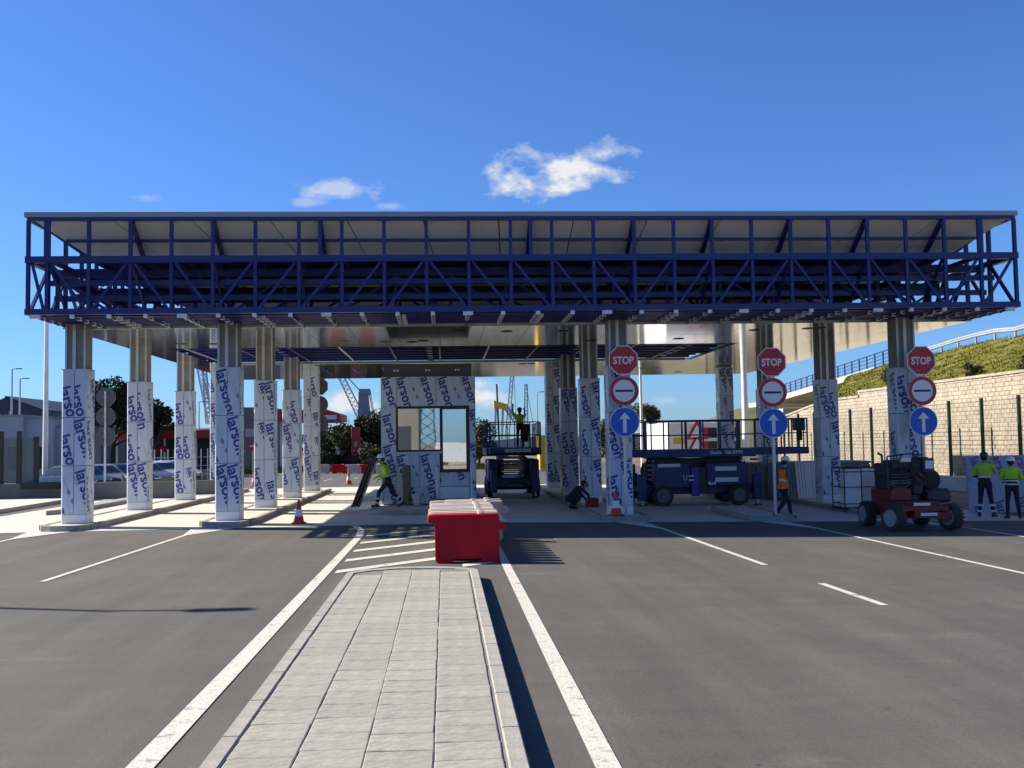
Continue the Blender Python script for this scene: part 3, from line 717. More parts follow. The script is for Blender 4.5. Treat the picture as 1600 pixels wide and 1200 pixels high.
# ================================================================ plastic barriers
WHITEB = pm('barrier_white', (.50, .46, .42), .5, var=.12, scale=3, bump=.1, bscale=3)
PINKB = pm('barrier_faded', (.44, .31, .25), .5, var=.16, scale=3, bump=.1, bscale=3)
def barrier_mesh(mat):
    mb = MB(); w_, h, d = .58, .87, .128
    front = [(-w_ + .05, .0), (-.28, .0), (-.24, .075), (.24, .075), (.28, .0), (w_ - .05, .0), (w_, .05), (w_, .60), (w_ + .14, .60), (w_ + .145, .70), (w_ + .0, .71), (w_, h), (-w_ - .0, h), (-w_ - .13, h - .01), (-w_ - .14, h - .13), (-w_ - .01, h - .15), (-w_, .05)]
    n = len(front); rings = []
    for y, s_ in ((-d, .985), (-d + .015, 1), (d - .015, 1), (d, .985)):
        taper = 1
        rings += [(x * s_, y * (1.12 if z < .1 else 1.0 if z > .55 else 1.06), z if z < .02 else z * (1 - (1 - s_) * .5)) for x, z in front]
    fs = [tuple(range(n)), tuple(range(4 * n - 1, 3 * n - 1, -1))]
    for k in range(3): fs += [(k * n + i, k * n + n + i, k * n + n + (i + 1) % n, k * n + (i + 1) % n) for i in range(n)]
    mb.add(rings, fs); me = mb.mesh('barrier_shell', mat); bm = bmesh.new(); bm.from_mesh(me)
    ed = [e for e in bm.edges if len(e.link_faces) == 2 and e.calc_face_angle(0) > .5]
    bmesh.ops.bevel(bm, geom=ed, offset=.016, segments=2, affect='EDGES', clamp_overlap=True); bm.to_mesh(me); bm.free(); me.polygons.foreach_set('use_smooth', [True] * len(me.polygons))
    try: me.set_sharp_from_angle(angle=R(50))
    except Exception: pass
    return me
CAPM = MB().lathe([(.06, 0), (.06, .03), (.045, .035)], 14).mesh('filler_cap', WHITEB, True)
RIBM = MB().box((-.012, -.012, .12), (.012, .0, .74)).mesh('moulded_rib', M_RED)
BAR = {k: barrier_mesh(m) for k, m in (('r', M_RED), ('w', WHITEB), ('p', PINKB))}
def barrier(x, y, z, kind, label, rz=0.0, sc=1.0, group='plastic barriers parked side by side'):
    t = thing('plastic_barrier', (x, y, z), label, 'barrier', group, rz); t.scale = (sc, sc, sc)
    put('barrier_shell', BAR[kind], t); put('filler_cap', CAPM, t, (.25, 0, .868))
    if kind == 'r':
        for q in (-.28, .12): put('moulded_rib', RIBM, t, (q, -.130, 0))
    return t
seq = 'rpwpwwpwwpwwr'
ORD = [''] + 'first second third fourth fifth sixth seventh eighth ninth tenth eleventh'.split()
txt_ = {'r': 'red', 'p': 'faded pink', 'w': 'dusty white'}
for i, k in enumerate(seq):
    y = 18.75 + i * .445
    lab = 'red water barrier with lugs at the tip of the paved island' if i == 0 else ('dark red barrier closing the packed row, next to the booth' if i == len(seq) - 1 else f'{txt_[k]} barrier, {ORD[i]} behind the foremost red one in the packed row')
    b = barrier(.375 + rnd.uniform(-.02, .02) + (.30 if i in (9, 11) else .0), y, 0, k, lab, rnd.uniform(-.012, .012))
    b['group'] = 'plastic barriers parked side by side'
for px, k, l_ in ((503, 'w', 'pale barrier in the far row, hard by the film-clad column'), (531, 'r', 'red barrier in the far row behind the small cone'), (555, 'w', 'pale barrier in the far row between two red ones'), (577, 'r', 'red barrier in the far row, next to the walking worker'), (600, 'w', 'pale barrier in the far row, half behind the booth')):
    p = G(px, 740); barrier(p.x, p.y, -.0, k, l_, 0, 1.0, 'barriers across the far road').scale = (1.0, 1.2, .8)

# ================================================================ people
M_SKIN = pm('skin', (.36, .20, .14), .55, var=.08, scale=20)
M_NAVY = pm('navy_workwear', (.014, .017, .028), .85, var=.25, scale=14, bump=.3, bscale=25)
M_YEL = pm('hi_vis_yellow', (.42, .66, .03), .7, var=.1, scale=14, bump=.3, bscale=22)
M_ORG = pm('hi_vis_orange', (.95, .20, .02), .7, var=.1, scale=14, bump=.3, bscale=22)
M_BAND = pm('reflective_tape', (.62, .62, .60), .4, var=.05)
M_BOOT = pm('boot_leather', (.03, .022, .016), .6, var=.2)
M_HELW = pm('helmet_white', (.72, .73, .74), .35, var=.03)
M_HELD = pm('helmet_navy', (.02, .03, .07), .35, var=.03)
M_HAIR = pm('dark_hair', (.02, .014, .01), .8, var=.2)
M_GREY = pm('grey_shirt', (.10, .105, .12), .85, var=.15, scale=16)
def capsule(mb, p, r0, q, r1, flat=1.0, side=None, n=12):
    p = Vector(p); q = Vector(q); d = q - p; L_ = d.length
    d = d.normalized() if L_ > 1e-5 else Vector((0, 0, 1))
    a = Vector(side) if side is not None else (d.cross(Vector((0, 1, 0))) if abs(d.y) < .9 else d.cross(Vector((1, 0, 0))))
    a = (a - d * a.dot(d)).normalized(); b = d.cross(a); rings = []
    for k in range(5):
        t = math.pi / 2 * (1 - k / 4); rings.append((p - d * (r0 * math.sin(t)), r0 * math.cos(t)))
    for k in range(5):
        t = math.pi / 2 * k / 4; rings.append((q + d * (r1 * math.sin(t)), r1 * math.cos(t)))
    vs = []
    for c, r_ in rings:
        r_ = max(r_, .0008)
        for i in range(n): t = 2 * math.pi * i / n; vs.append(c + a * (r_ * math.cos(t)) + b * (r_ * flat * math.sin(t)))
    fs = [(k * n + i, k * n + (i + 1) % n, k * n + n + (i + 1) % n, k * n + n + i) for k in range(9) for i in range(n)]
    fs += [tuple(range(n))[::-1], tuple(range(9 * n, 10 * n))]
    mb.add(vs, fs)
def human(label, loc, rz, J, cloth, helmet='w', group=None, vest=None, sleeves='navy', bands=(), sc=1.0):
    """J: joints in a frame that faces +y; one skinned-together surface, clothes as children"""
    V = Vector; pel, che = V(J['pelvis']), V(J['chest']); up = (che - pel).normalized()
    rt = V(J.get('right', (1, 0, 0))).normalized(); hd = V(J['head']); fw = V(J.get('look', (0, 1, 0))).normalized()
    segs = []                                # tag, p, r0, q, r1, flat, side
    def S(tg, p, r0, q, r1, flat=1.0, side=None): segs.append((tg, V(p), r0, V(q), r1, flat, side))
    S('hips', pel + rt * .075, .115, pel - rt * .075, .115, 1)
    S('belly', pel + up * .05, .152, pel.lerp(che, .55), .15, .72, rt)
    S('chest', pel.lerp(che, .5), .155, che - up * .07, .172, .70, rt)
    S('chest', che + rt * .15 - up * .03, .075, che - rt * .15 - up * .03, .075)
    nk = hd - (hd - che).normalized() * .10
    S('neck', che, .06, nk, .055)
    S('head', hd + V((0, 0, .03)), .092, hd + V((0, 0, -.045)) + fw * .012, .072, 1.12, rt)
    S('head', hd - V((0, 0, .06)) + fw * .045, .035, hd - V((0, 0, .085)) + fw * .05, .03)
    S('head', hd + fw * .095 + V((0, 0, .005)), .010, hd + fw * .112 + V((0, 0, -.025)), .015)
    hr = fw.cross(V((0, 0, 1))).normalized()
    for s in (-1, 1):
        S('head', hd + hr * (s * .088) + V((0, 0, .012)), .016, hd + hr * (s * .086) - V((0, 0, .02)), .013)
        hip = pel + rt * (s * .09) - V((0, 0, .03)); kn = V(J['kneeR' if s > 0 else 'kneeL']); an = V(J['ankR' if s > 0 else 'ankL'])
        S('thigh', hip, .095, kn, .062); S('shin', kn, .062, kn.lerp(an, .35), .060); S('shin', kn.lerp(an, .35), .060, an, .048)
        td = V(J.get('toeR' if s > 0 else 'toeL', (0, 1, 0))).normalized()
        S('boot', an + V((0, 0, .02)), .054, an - V((0, 0, .03)), .054)
        S('boot', an - td * .055 - V((0, 0, .04)), .046, an + td * .15 - V((0, 0, .05)), .038, .95)
        sh = che + rt * (s * .19) - up * .02; el = V(J['elbR' if s > 0 else 'elbL']); ha = V(J['handR' if s > 0 else 'handL'])
        S('uparm', sh, .062, el, .048); S('forearm', el, .047, ha, .034)
        hdv = (ha - el).normalized(); sd = hdv.cross(up if abs(hdv.dot(up)) < .9 else V((0, 1, 0))).normalized(); pn = hdv.cross(sd)
        S('hand', ha + hdv * .02, .034, ha + hdv * .08, .036, .5, sd)
        for f_, (o, ln) in enumerate(((-.030, .062), (-.010, .074), (.011, .070), (.030, .056))):
            b0 = ha + hdv * .095 + sd * o; b1 = b0 + hdv * ln * .55 + pn * ln * .18; b2 = b1 + hdv * ln * .35 + pn * ln * .40
            S('hand', b0, .0105, b1, .0100); S('hand', b1, .0100, b2, .0088)
        t0 = ha + hdv * .035 - sd * .034; t1 = t0 + hdv * .035 - sd * .024 + pn * .012; S('hand', t0, .0125, t1, .0115); S('hand', t1, .0115, t1 + hdv * .032 + pn * .014, .0095)
    mb = MB()
    for s in segs: capsule(mb, *s[1:5], flat=s[5], side=s[6])
    me = mb.mesh('tmp', M_NAVY); o = bpy.data.objects.new('tmp', me); COL.objects.link(o)
    md = o.modifiers.new('r', 'REMESH'); md.mode = 'VOXEL'; md.voxel_size = .0115
    bpy.context.view_layer.update(); dg = bpy.context.evaluated_depsgraph_get()
    body = bpy.data.meshes.new_from_object(o.evaluated_get(dg)); COL.objects.unlink(o); bpy.data.objects.remove(o)
    bm = bmesh.new(); bm.from_mesh(body)
    for _ in range(2): bmesh.ops.smooth_vert(bm, verts=bm.verts, factor=.5, use_axis_x=True, use_axis_y=True, use_axis_z=True)
    bm.to_mesh(body); bm.free(); body.name = 'person'
    nv = len(body.polygons); cen = np.zeros(nv * 3); body.polygons.foreach_get('center', cen); cen = cen.reshape(-1, 3)
    best = np.full(nv, 9e9); tg = np.zeros(nv, int); tt = np.zeros(nv); tags = ['hips', 'belly', 'chest', 'neck', 'head', 'thigh', 'shin', 'boot', 'uparm', 'forearm', 'hand']
    for s in segs:
        a = np.array(s[1]); d = np.array(s[3]) - a; t = np.clip(((cen - a) @ d) / max(d @ d, 1e-9), 0, 1)
        dist = np.linalg.norm(cen - a - t[:, None] * d, axis=1) - (s[2] + (s[4] - s[2]) * t) * (s[5] if s[5] < 1 else 1)
        k = dist < best; best[k] = dist[k]; tg[k] = tags.index(s[0]); tt[k] = t[k]
    mm = {'skin': M_SKIN, 'navy': M_NAVY, 'boot': M_BOOT, 'grey': M_GREY, 'yel': M_YEL, 'org': M_ORG}
    order = ['skin', 'navy', 'boot', 'grey', 'yel', 'org']
    body.materials.clear()
    for k in order: body.materials.append(mm[k])
    look = {'neck': 'skin', 'head': 'skin', 'hand': 'skin', 'boot': 'boot', 'hips': 'navy', 'thigh': 'navy', 'shin': 'navy'}
    for k in ('belly', 'chest'): look[k] = cloth
    look['uparm'] = look['forearm'] = sleeves
    body.polygons.foreach_set('material_index', [order.index(look[tags[i]]) for i in tg]); body.polygons.foreach_set('use_smooth', [True] * nv); body.update()
    ob = put('person', body, None, loc, rz); ob.scale = (sc, sc, sc); tag(ob, label, 'person', group)
    vn = [v.normal.copy() for v in body.vertices]; vc = [v.co.copy() for v in body.vertices]
    def shell(name, sel, off, mat):
        ids = np.nonzero(sel)[0]
        if not len(ids): return
        mp_ = {}; vs = []; fs = []
        for i in ids:
            f = []
            for v in body.polygons[int(i)].vertices:
                if v not in mp_: mp_[v] = len(vs); vs.append(vc[v] + vn[v] * off)
                f.append(mp_[v])
            fs.append(f)
        m_ = bpy.data.meshes.new(name); m_.from_pydata(vs, [], fs); m_.materials.append(mat); m_.polygons.foreach_set('use_smooth', [True] * len(fs))
        put(name, m_, ob)
    T = lambda *n: np.isin(tg, [tags.index(x) for x in n])
    ax = np.array(up); h = (cen - np.array(pel)) @ ax; Ht = (che - pel).length
    if vest:
        nm, mat, parts, lo_, hi_ = vest
        shell(nm, T(*parts) & (h > lo_ * Ht) & (h < hi_ * Ht), .013, mat)
    for part, t0, t1 in bands:
        if part == 'torso': sel = T('belly', 'chest', 'hips') & (h > t0 * Ht) & (h < t1 * Ht)
        elif part == 'shin':
            za = min(J['ankR'][2], J['ankL'][2]); sel = np.zeros(nv, bool)
            for s in (-1, 1):
                kn = np.array(J['kneeR' if s > 0 else 'kneeL'], float); an = np.array(J['ankR' if s > 0 else 'ankL'], float); d = an - kn
                t = ((cen - kn) @ d) / (d @ d); sel |= (T('shin') & (t > t0) & (t < t1) & (np.linalg.norm(cen - kn - np.clip(t, 0, 1)[:, None] * d, axis=1) < .10))
        else: sel = T(part) & (tt > t0) & (tt < t1)
        shell('reflective_band', sel, .019, M_BAND)
    # eyes and mouth, hair, helmet
    e_ = MB()
    for s in (-1, 1): e_.lathe([(.002, -.011), (.009, -.006), (.011, 0), (.009, .006), (.002, .011)], 8, tuple(hd + fw * .091 + hr * (s * .033) + V((0, 0, .018))))
    e_.build('eyes', M_HAIR, ob); m_ = MB(); q = hd + fw * .092 - V((0, 0, .052)); m_.beam(q - hr * .024, q + hr * .024, .01, .008); m_.build('mouth', pm('lips', (.25, .09, .075), .6), ob)
    if helmet:
        hm = MB(); prof = [(.128, .035), (.127, .05), (.122, .085), (.104, .125), (.07, .152), (.03, .162), (.002, .164)]
        vs = []; n = 20; fs = []
        for r_, z in prof:
            for i in range(n): t = 2 * math.pi * i / n; vs.append(hd + hr * (r_ * .90 * math.cos(t)) + fw * (r_ * 1.06 * math.sin(t)) + V((0, 0, z)))
        for k in range(len(prof) - 1): fs += [(k * n + i, k * n + (i + 1) % n, k * n + n + (i + 1) % n, k * n + n + i) for i in range(n)]
        fs.append(tuple(range(n))[::-1]); hm.add(vs, fs)
        br = []
        for i in range(9): t = math.pi * i / 8; br.append((hd + hr * (.125 * .9 * math.cos(t)) + fw * (.125 * 1.05 * math.sin(t)), hd + hr * (.128 * math.cos(t)) + fw * (.125 + .07 * math.sin(t)) * math.sin(t)))
        vs = [p + V((0, 0, .035)) for a in br for p in a] + [p + V((0, 0, .045)) for a in br for p in a]
        fs = []
        for i in range(8): a = 2 * i; fs += [(a, a + 1, a + 3, a + 2), (18 + a, 18 + a + 2, 18 + a + 3, 18 + a + 1), (a + 1, 18 + a + 1, 18 + a + 3, a + 3)]
        hm.add(vs, fs); hm.build('helmet', M_HELW if helmet == 'w' else M_HELD, ob, smooth=True)
    hairm = MB(); capsule(hairm, hd + V((0, 0, .045)) - fw * .012, .096, hd - V((0, 0, .01)) - fw * .03, .086, 1.1, rt); hairm.build('hair', M_HAIR, ob, smooth=True)
    return ob
YV = ('hi_vis_jacket', M_YEL, ('chest', 'uparm', 'belly'), .45, 2)
OV = ('hi_vis_vest', M_ORG, ('chest', 'belly', 'hips'), -.12, .96)
# walking worker in orange, heading right past the sign
p = Vector((9.55, 28.6, zg(9.6) + .02))
human('walking worker in orange vest and white helmet beside the arrow sign', p, R(-75), dict(
    pelvis=(0, 0, .90), chest=(0, .06, 1.40), head=(0, .10, 1.62), kneeL=(-.10, .24, .50), ankL=(-.10, .30, .10), kneeR=(.10, -.06, .47), ankR=(.10, -.36, .14),
    elbL=(-.27, -.08, 1.13), handL=(-.26, .06, .90), elbR=(.27, .02, 1.12), handR=(.27, .20, .92), toeR=(0, 1, -.35)), 'grey', 'w', 'workers on the site', OV, 'grey', (('torso', .32, .44), ('torso', .06, .0)))
# two in yellow at the right
p = AY(1539, 760, 29.0)
human('worker in yellow and navy with dark helmet, hand raised to the face', (p.x, p.y, zg(p.x) + .015), R(-38), dict(
    pelvis=(0, 0, .93), chest=(0, .01, 1.43), head=(0, .05, 1.66), kneeL=(-.13, .03, .51), ankL=(-.17, .0, .10), kneeR=(.13, .06, .51), ankR=(.19, .04, .10),
    elbL=(-.29, .08, 1.15), handL=(-.12, .26, 1.10), elbR=(.24, .26, 1.26), handR=(.09, .22, 1.50), toeL=(-.3, 1, 0), toeR=(.3, 1, 0)), 'navy', 'd', 'workers on the site', YV, 'navy', (('torso', .34, .44), ('shin', .35, .48), ('shin', .75, .88)), 1.05)
p = AY(1581, 760, 28.3)
human('worker in yellow and navy with white helmet and crossed arms, seen from behind', (p.x, p.y, zg(p.x) + .015), R(-20), dict(
    pelvis=(0, 0, .92), chest=(0, .02, 1.41), head=(0, .05, 1.62), kneeL=(-.12, .02, .51), ankL=(-.14, .0, .10), kneeR=(.13, .02, .51), ankR=(.18, .0, .10),
    elbL=(-.28, .12, 1.13), handL=(.04, .28, 1.16), elbR=(.28, .12, 1.15), handR=(-.06, .29, 1.20), toeL=(-.3, 1, 0), toeR=(.35, 1, 0)), 'navy', 'w', 'workers on the site', YV, 'yel', (('torso', .30, .38), ('torso', .10, .18)))
# striding by the booth with sheets under the arm
p = G(606, 791, .0)
human('striding worker in yellow vest and white helmet ahead of the booth', (-1.86, 33.2, .15), R(88), dict(
    pelvis=(0, -.02, .86), chest=(0, .10, 1.34), head=(0, .20, 1.55), kneeL=(-.10, .26, .50), ankL=(-.10, .34, .10), kneeR=(.10, -.16, .46), ankR=(.10, -.48, .14),
    elbL=(-.28, .02, 1.08), handL=(-.26, .22, .92), elbR=(.26, .16, 1.06), handR=(.22, .36, .96), toeR=(0, 1, -.4)), 'navy', 'w', 'workers on the site', ('hi_vis_vest', M_YEL, ('chest', 'belly'), .32, 1.0), 'yel', (('torso', .24, .33), ('shin', .45, .58), ('shin', .8, .93)))
# crouching by the column
human('crouching worker in dark clothes bent over beside a column', (4.15, 33.3, zg(4.1) + .02), R(-70), dict(
    pelvis=(0, -.16, .34), chest=(0, .22, .66), head=(0, .40, .78), look=(0, .8, -.6), kneeL=(-.14, .22, .50), ankL=(-.12, -.02, .10), kneeR=(.15, .18, .42), ankR=(.14, -.10, .10),
    elbL=(-.24, .42, .45), handL=(-.12, .55, .25), elbR=(.24, .42, .45), handR=(.10, .58, .22)), 'navy', None, 'workers on the site', None, 'navy', ())
tag(MB().bbox((5.0 - .55, 32.4, zg(4.6) + .0), (5.0 - .15, 32.75, zg(4.6) + .42), .03).build('tool_case', M_MRED), 'red tool case on the ground next to the crouching worker', 'tool case')

# ================================================================ scissor lifts
TYRE = MB().lathe([(.20, -.13), (.33, -.14), (.37, -.10), (.375, 0), (.37, .10), (.33, .14), (.20, .13)], 24, axis='y').mesh('tyre', M_BLACK, True)
def treaded():
    m_ = MB().lathe([(.20, -.13), (.33, -.14), (.362, -.10), (.366, 0), (.362, .10), (.33, .14), (.20, .13)], 24, axis='y')
    for i in range(22):
        for s in (-1, 1):
            t = 2 * math.pi * (i + .25 * (s > 0)) / 22; a = Vector((math.cos(t), 0, math.sin(t))); m_.beam(a * .366 + Vector((0, s * .005, 0)), a * .352 + Vector((0, s * .145, 0)), .035, .035)
    return m_.mesh('tyre', pm('dusty_tyre', (.022, .021, .019), .8, var=.4, scale=9, col2=(.06, .052, .042), bump=.2), True)
TYRE = treaded()
RIM = MB().lathe([(.02, -.15), (.06, -.175), (.09, -.175), (.10, -.14), (.18, -.138), (.20, -.16), (.225, -.16), (.225, .16), (.20, .16), (.18, .138), (.10, .14), (.09, .175), (.06, .175), (.02, .15)], 20, axis='y').mesh('rim', pm('rim_grey', (.11, .13, .15), .5, .2, var=.1), True)
def wheel(parent, x, y, z, k=1.0, rot=0, rim=None):
    t = put('wheel', TYRE, parent, (x, y, z), rot); t.scale = (k, k, k); r_ = put('rim', rim or RIM, t)
    return t
def lift(label, loc, rz, ext=1.6, side=True):
    t = thing('scissor_lift', loc, label, 'scissor lift', 'blue scissor lifts', rz)
    L2, Wd = 1.85, 1.02
    MB().bbox((-1.9, -.62, .40), (1.9, .62, .78), .04).build('chassis', M_LIFT, t)
    for x in (-1.33, 1.33):
        MB().cyl((x, -.85, .38), (x, .85, .38), .09, n=10).build('axle', M_DARK, t)
        for y in (-.90, .90): wheel(t, x, y, .375)
    for y in (-1, 1):                       # side covers with decals
        a, b = sorted((y * .62, y * 1.02))
        c = MB().bbox((-1.62, a, .62), (-.35, b, 1.50), .05).build('side_cover', M_LIFT, t)
        c2 = MB().bbox((.20, a, .70), (1.60, b, 1.50), .05).build('side_cover', M_LIFT, t)
        MB().bbox((-.34, a, .45), (.19, b - .1 if y > 0 else b, 1.35), .02).build('tank_bay', M_DARK, t)
        MB().bbox((-.32, min(y * .8, y * 1.05), .35), (-.05, max(y * .8, y * 1.05), 1.36), .03).build('ladder_box', pm('lift_violet_blue', (.018, .03, .25), .4), t)
        fy = y * 1.0235
        MB().box((-1.5, min(fy, fy + y * .004), 1.36), (-.72, max(fy, fy + y * .004), 1.47)).build('decal_strip', M_DECAL, c)
        for z0, w_ in ((1.20, .75), (.82, .80)):
            MB().box((.5, min(fy, fy + y * .004), z0), (.5 + w_, max(fy, fy + y * .004), z0 + .15)).build('decal_strip', M_DECAL, c2)
        for z0 in (1.02, .88): MB().box((.06 - .5, min(y * 1.06, y * 1.062), z0), (.24 - .5, max(y * 1.06, y * 1.062), z0 + .045)).build('small_decal', M_DECAL, t)
        ux = (1, 0, 0) if y < 0 else (-1, 0, 0)
        letters(MB(), '4x4', (.22 if y < 0 else .52, y * 1.0285, .72 - .0), ux, (0, 0, 1), .30, .03).build('lettering', M_DECAL, c2)
        letters(MB(), 'Genie', (.30 if y < 0 else .95, y * 1.106, 1.79), ux, (0, 0, 1), .42, .03, .11).build('lettering', M_DECAL, t)
        letters(MB(), 'GS-5390', (.84 if y < 0 else .42, y * 1.106, 1.79), ux, (0, 0, 1), .62, .03, .11).build('lettering', M_DECAL, t)
        letters(MB(), 'U', (-.62 if y < 0 else -.5, y * 1.0255, .9), ux, (0, 0, 1), .14, .05, .16).build('lettering', pm('violet_decal', (.35, .30, .62), .5), c)
    # folded scissor stack
    for k in range(5):
        for y in (-.5, .5):
            z = .86 + k * .165
            MB().beam((-1.6, y, z), (1.6, y, z + .10), .07, .13).build('scissor_arm', M_DARK, t); MB().beam((-1.6, y * .84, z + .10), (1.6, y * .84, z), .07, .13).build('scissor_arm', M_LIFT if k % 2 else M_DARK, t)
        MB().cyl((-1.55, -.55, .9 + k * .165), (-1.55, .55, .9 + k * .165), .03, n=8).build('pivot_bar', M_ALU, t)
        MB().cyl((1.55, -.55, .9 + k * .165), (1.55, .55, .9 + k * .165), .03, n=8).build('pivot_bar', M_ALU, t)
    MB().tube([(-1.9, -.4, 1.5), (-1.98, -.45, 1.2), (-1.9, -.5, .9), (-1.98, -.3, .7)], .025).tube([(1.95, .4, 1.5), (2.0, .35, 1.15), (1.93, .45, .85)], .025).build('hydraulic_hose', M_BLACK, t)
    # outriggers
    for x in (-2.02, 2.02):
        for y in (-.82, .82):
            o = MB().bbox((x - .15, y - .13, .22), (x + .15, y + .13, 1.12), .03).build('outrigger', M_LIFT, t)
            MB().cyl((x, y, .03), (x, y, .25), .045, n=10).build('outrigger_leg', M_ALU, o); MB().lathe([(.15, 0), (.15, .025), (.06, .05)], 14, (x, y, 0)).build('outrigger_foot', M_DARK, o)
        MB().box((x - .1, -.7, .5), (x + .1, .7, .68)).build('outrigger_beam', M_DARK, t)
    # platform and its extension
    pl = MB().bbox((-1.95, -1.1, 1.68), (1.95, 1.1, 1.96), .03).build('platform', M_LIFT, t)
    ex = MB().bbox((1.9, -1.0, 1.74), (1.95 + ext, 1.0, 1.98), .03).build('deck_extension', M_LIFT, t)
    MB().bbox((-2.6, -1.0, 1.74), (-1.9, 1.0, 1.97), .03).build('deck_extension', M_LIFT, t)
    def rails(x0, x1, w_, zb, name, n):
        for y in (-w_, w_):
            MB().tube([(x0, y, zb + 1.02), (x1, y, zb + 1.02)], .024).tube([(x0, y, zb + .52), (x1, y, zb + .52)], .02).build('top_rail', M_LIFT, t)
            for i in range(n + 1):
                x = x0 + (x1 - x0) * i / n; MB().beam((x, y, zb - .05), (x, y, zb + 1.02), .05 if i % 3 else .085, .04).build('rail_post', M_LIFT, t)
    rails(-1.92, 1.92, 1.07, 1.93, 'r', 6); rails(1.95, 1.9 + ext, .96, 1.95, 'e', 2); rails(-2.56, -1.95, .96, 1.95, 'e', 1)
    for x in (-2.56, 1.9 + ext):
        MB().tube([(x, -.96, 2.97), (x, .96, 2.97)], .024).tube([(x, -.96, 2.47), (x, .96, 2.47)], .02).build('end_rail', M_LIFT, t)
        for y in (-.6, 0, .62): MB().beam((x, y, 1.9), (x, y, 2.97), .04, .04).build('rail_post', M_LIFT, t)
    cb = MB().bbox((1.5 + ext, -.93, 2.55), (1.86 + ext, -.60, 2.98), .03).build('control_box', M_DARK, t)
    MB().box((1.6 + ext, -.9, 2.2), (1.75 + ext, -.72, 2.55)).build('control_cable', M_BLACK, cb)
    # end faces: bumper and plate
    for s in (-1, 1):
        MB().bbox((s * 1.96 - .05, -.72, .42), (s * 1.96 + .05, .72, .62), .02).build('end_bumper', M_LIFT, t)
        MB().box((min(s * 2.601, s * 2.605) if s < 0 else 1.951 + ext, -.62, 1.80), (max(s * 2.601, s * 2.605) if s < 0 else 1.955 + ext, .40, 1.93)).build('end_decal', M_DECAL, t)
        MB().box((min(s * 2.012, s * 2.016), -.3, .48), (max(s * 2.012, s * 2.016), .3, .55)).build('end_decal', M_DECAL, t)
    for y in (-.85, .85): MB().tube([(-1.98, y - .1, 1.1), (-1.98, y - .1, 1.42), (-1.98, y + .1, 1.42), (-1.98, y + .1, 1.1)], .03).build('lifting_lug', M_DARK, t)
    return t
lift('blue scissor lift seen broadside with its deck extended behind the arrow signs', (8.78, 35.9, zg(8.8) + .004), 0, 1.9)
lift('blue scissor lift seen end-on beside the booth, a worker on its platform', (2.72, 42.5, -.02), R(90), .4)
human('worker in yellow standing on the raised lift platform with both arms up', (3.05, 41.5, 1.95), R(10), dict(
    pelvis=(0, 0, .92), chest=(0, .03, 1.40), head=(0, .06, 1.62), kneeL=(-.11, .03, .51), ankL=(-.12, .0, .10), kneeR=(.11, .02, .51), ankR=(.13, .0, .10),
    elbL=(-.30, .14, 1.55), handL=(-.26, .26, 1.80), elbR=(.28, .2, 1.42), handR=(.30, .34, 1.66)), 'navy', 'd', 'workers on the site', YV, 'navy', (('torso', .30, .38),), .92)

# ================================================================ the red machine
rm = thing('boom_lift', (11.75, 25.6, zg(11.8) + .004), 'compact red and black boom lift, folded, parked in the shade', 'boom lift', None, R(0))
HUB = MB().lathe([(.02, -.15), (.06, -.185), (.09, -.185), (.10, -.14), (.18, -.138), (.205, -.165), (.235, -.165), (.235, .16), (.02, .15)], 20, axis='y').mesh('rim', pm('hub_pale', (.22, .22, .21), .55, var=.15), True)
for x, y, a in ((-.72, .75, 90), (-.72, -.85, 112), (.72, -.85, 112), (.72, .75, 90)):
    wheel(rm, x, y, .33, .88, R(a), HUB)
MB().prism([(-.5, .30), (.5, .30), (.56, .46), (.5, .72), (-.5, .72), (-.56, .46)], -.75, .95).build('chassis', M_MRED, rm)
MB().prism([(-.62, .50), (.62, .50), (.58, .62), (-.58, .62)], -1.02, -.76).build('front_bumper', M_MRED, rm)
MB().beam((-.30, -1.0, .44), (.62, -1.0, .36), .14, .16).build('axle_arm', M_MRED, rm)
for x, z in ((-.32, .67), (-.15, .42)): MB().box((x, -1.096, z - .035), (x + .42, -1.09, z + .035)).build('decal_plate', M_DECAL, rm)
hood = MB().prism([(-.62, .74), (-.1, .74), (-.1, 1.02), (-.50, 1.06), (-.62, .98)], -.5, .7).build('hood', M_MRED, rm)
MB().cyl((0, 0, .70), (0, 0, .86), .38, n=20).build('turntable', M_DARK, rm)
MB().bbox((-.60, -.30, .98), (-.02, .55, 1.52), .06).build('engine_cover', M_BLACK, rm)
MB().bbox((.0, -.40, .86), (.28, .6, 1.72), .04).build('mast', M_DARK, rm)
for k in range(3): MB().beam((-.66 + .05 * k, -.42 + .12 * k, 1.16 + k * .15), (.30, -.36 + .14 * k, 1.22 + k * .17), .11, .12).build('folded_boom', M_DARK if k != 1 else M_BLACK, rm)
MB().bbox((.24, -.52, 1.42), (.52, -.32, 1.78), .02).build('control_box', M_DARK, rm); MB().box((.29, -.526, 1.52), (.48, -.521, 1.72)).build('instruction_plate', M_DECAL, rm)
MB().bbox((-.30, -.42, 1.68), (-.02, -.25, 1.82), .02).build('lamp_box', M_ALU, rm)
cwm = MB().lathe([(.1, -.22), (.24, -.22), (.27, -.17), (.27, .17), (.24, .22), (.1, .22)], 18, (.62, .1, 1.22), 'y'); cwm.build('hose_reel', M_BLACK, rm, smooth=True)
MB().bbox((.35, -.55, .66), (.95, .75, 1.02), .08).build('counterweight', M_DARK, rm)
h_ = MB(); q = random.Random(3)
for k in range(11):
    a = Vector((q.uniform(-.6, .2), q.uniform(-.5, -.42), q.uniform(1.0, 1.7))); pts = [a]
    for j in range(4): a = a + Vector((q.uniform(.0, .16), q.uniform(-.03, .03), q.uniform(-.16, .14))); pts.append(a)
    h_.tube(pts, .016)
h_.build('hose_bundle', M_BLACK, rm)
hs = MB()
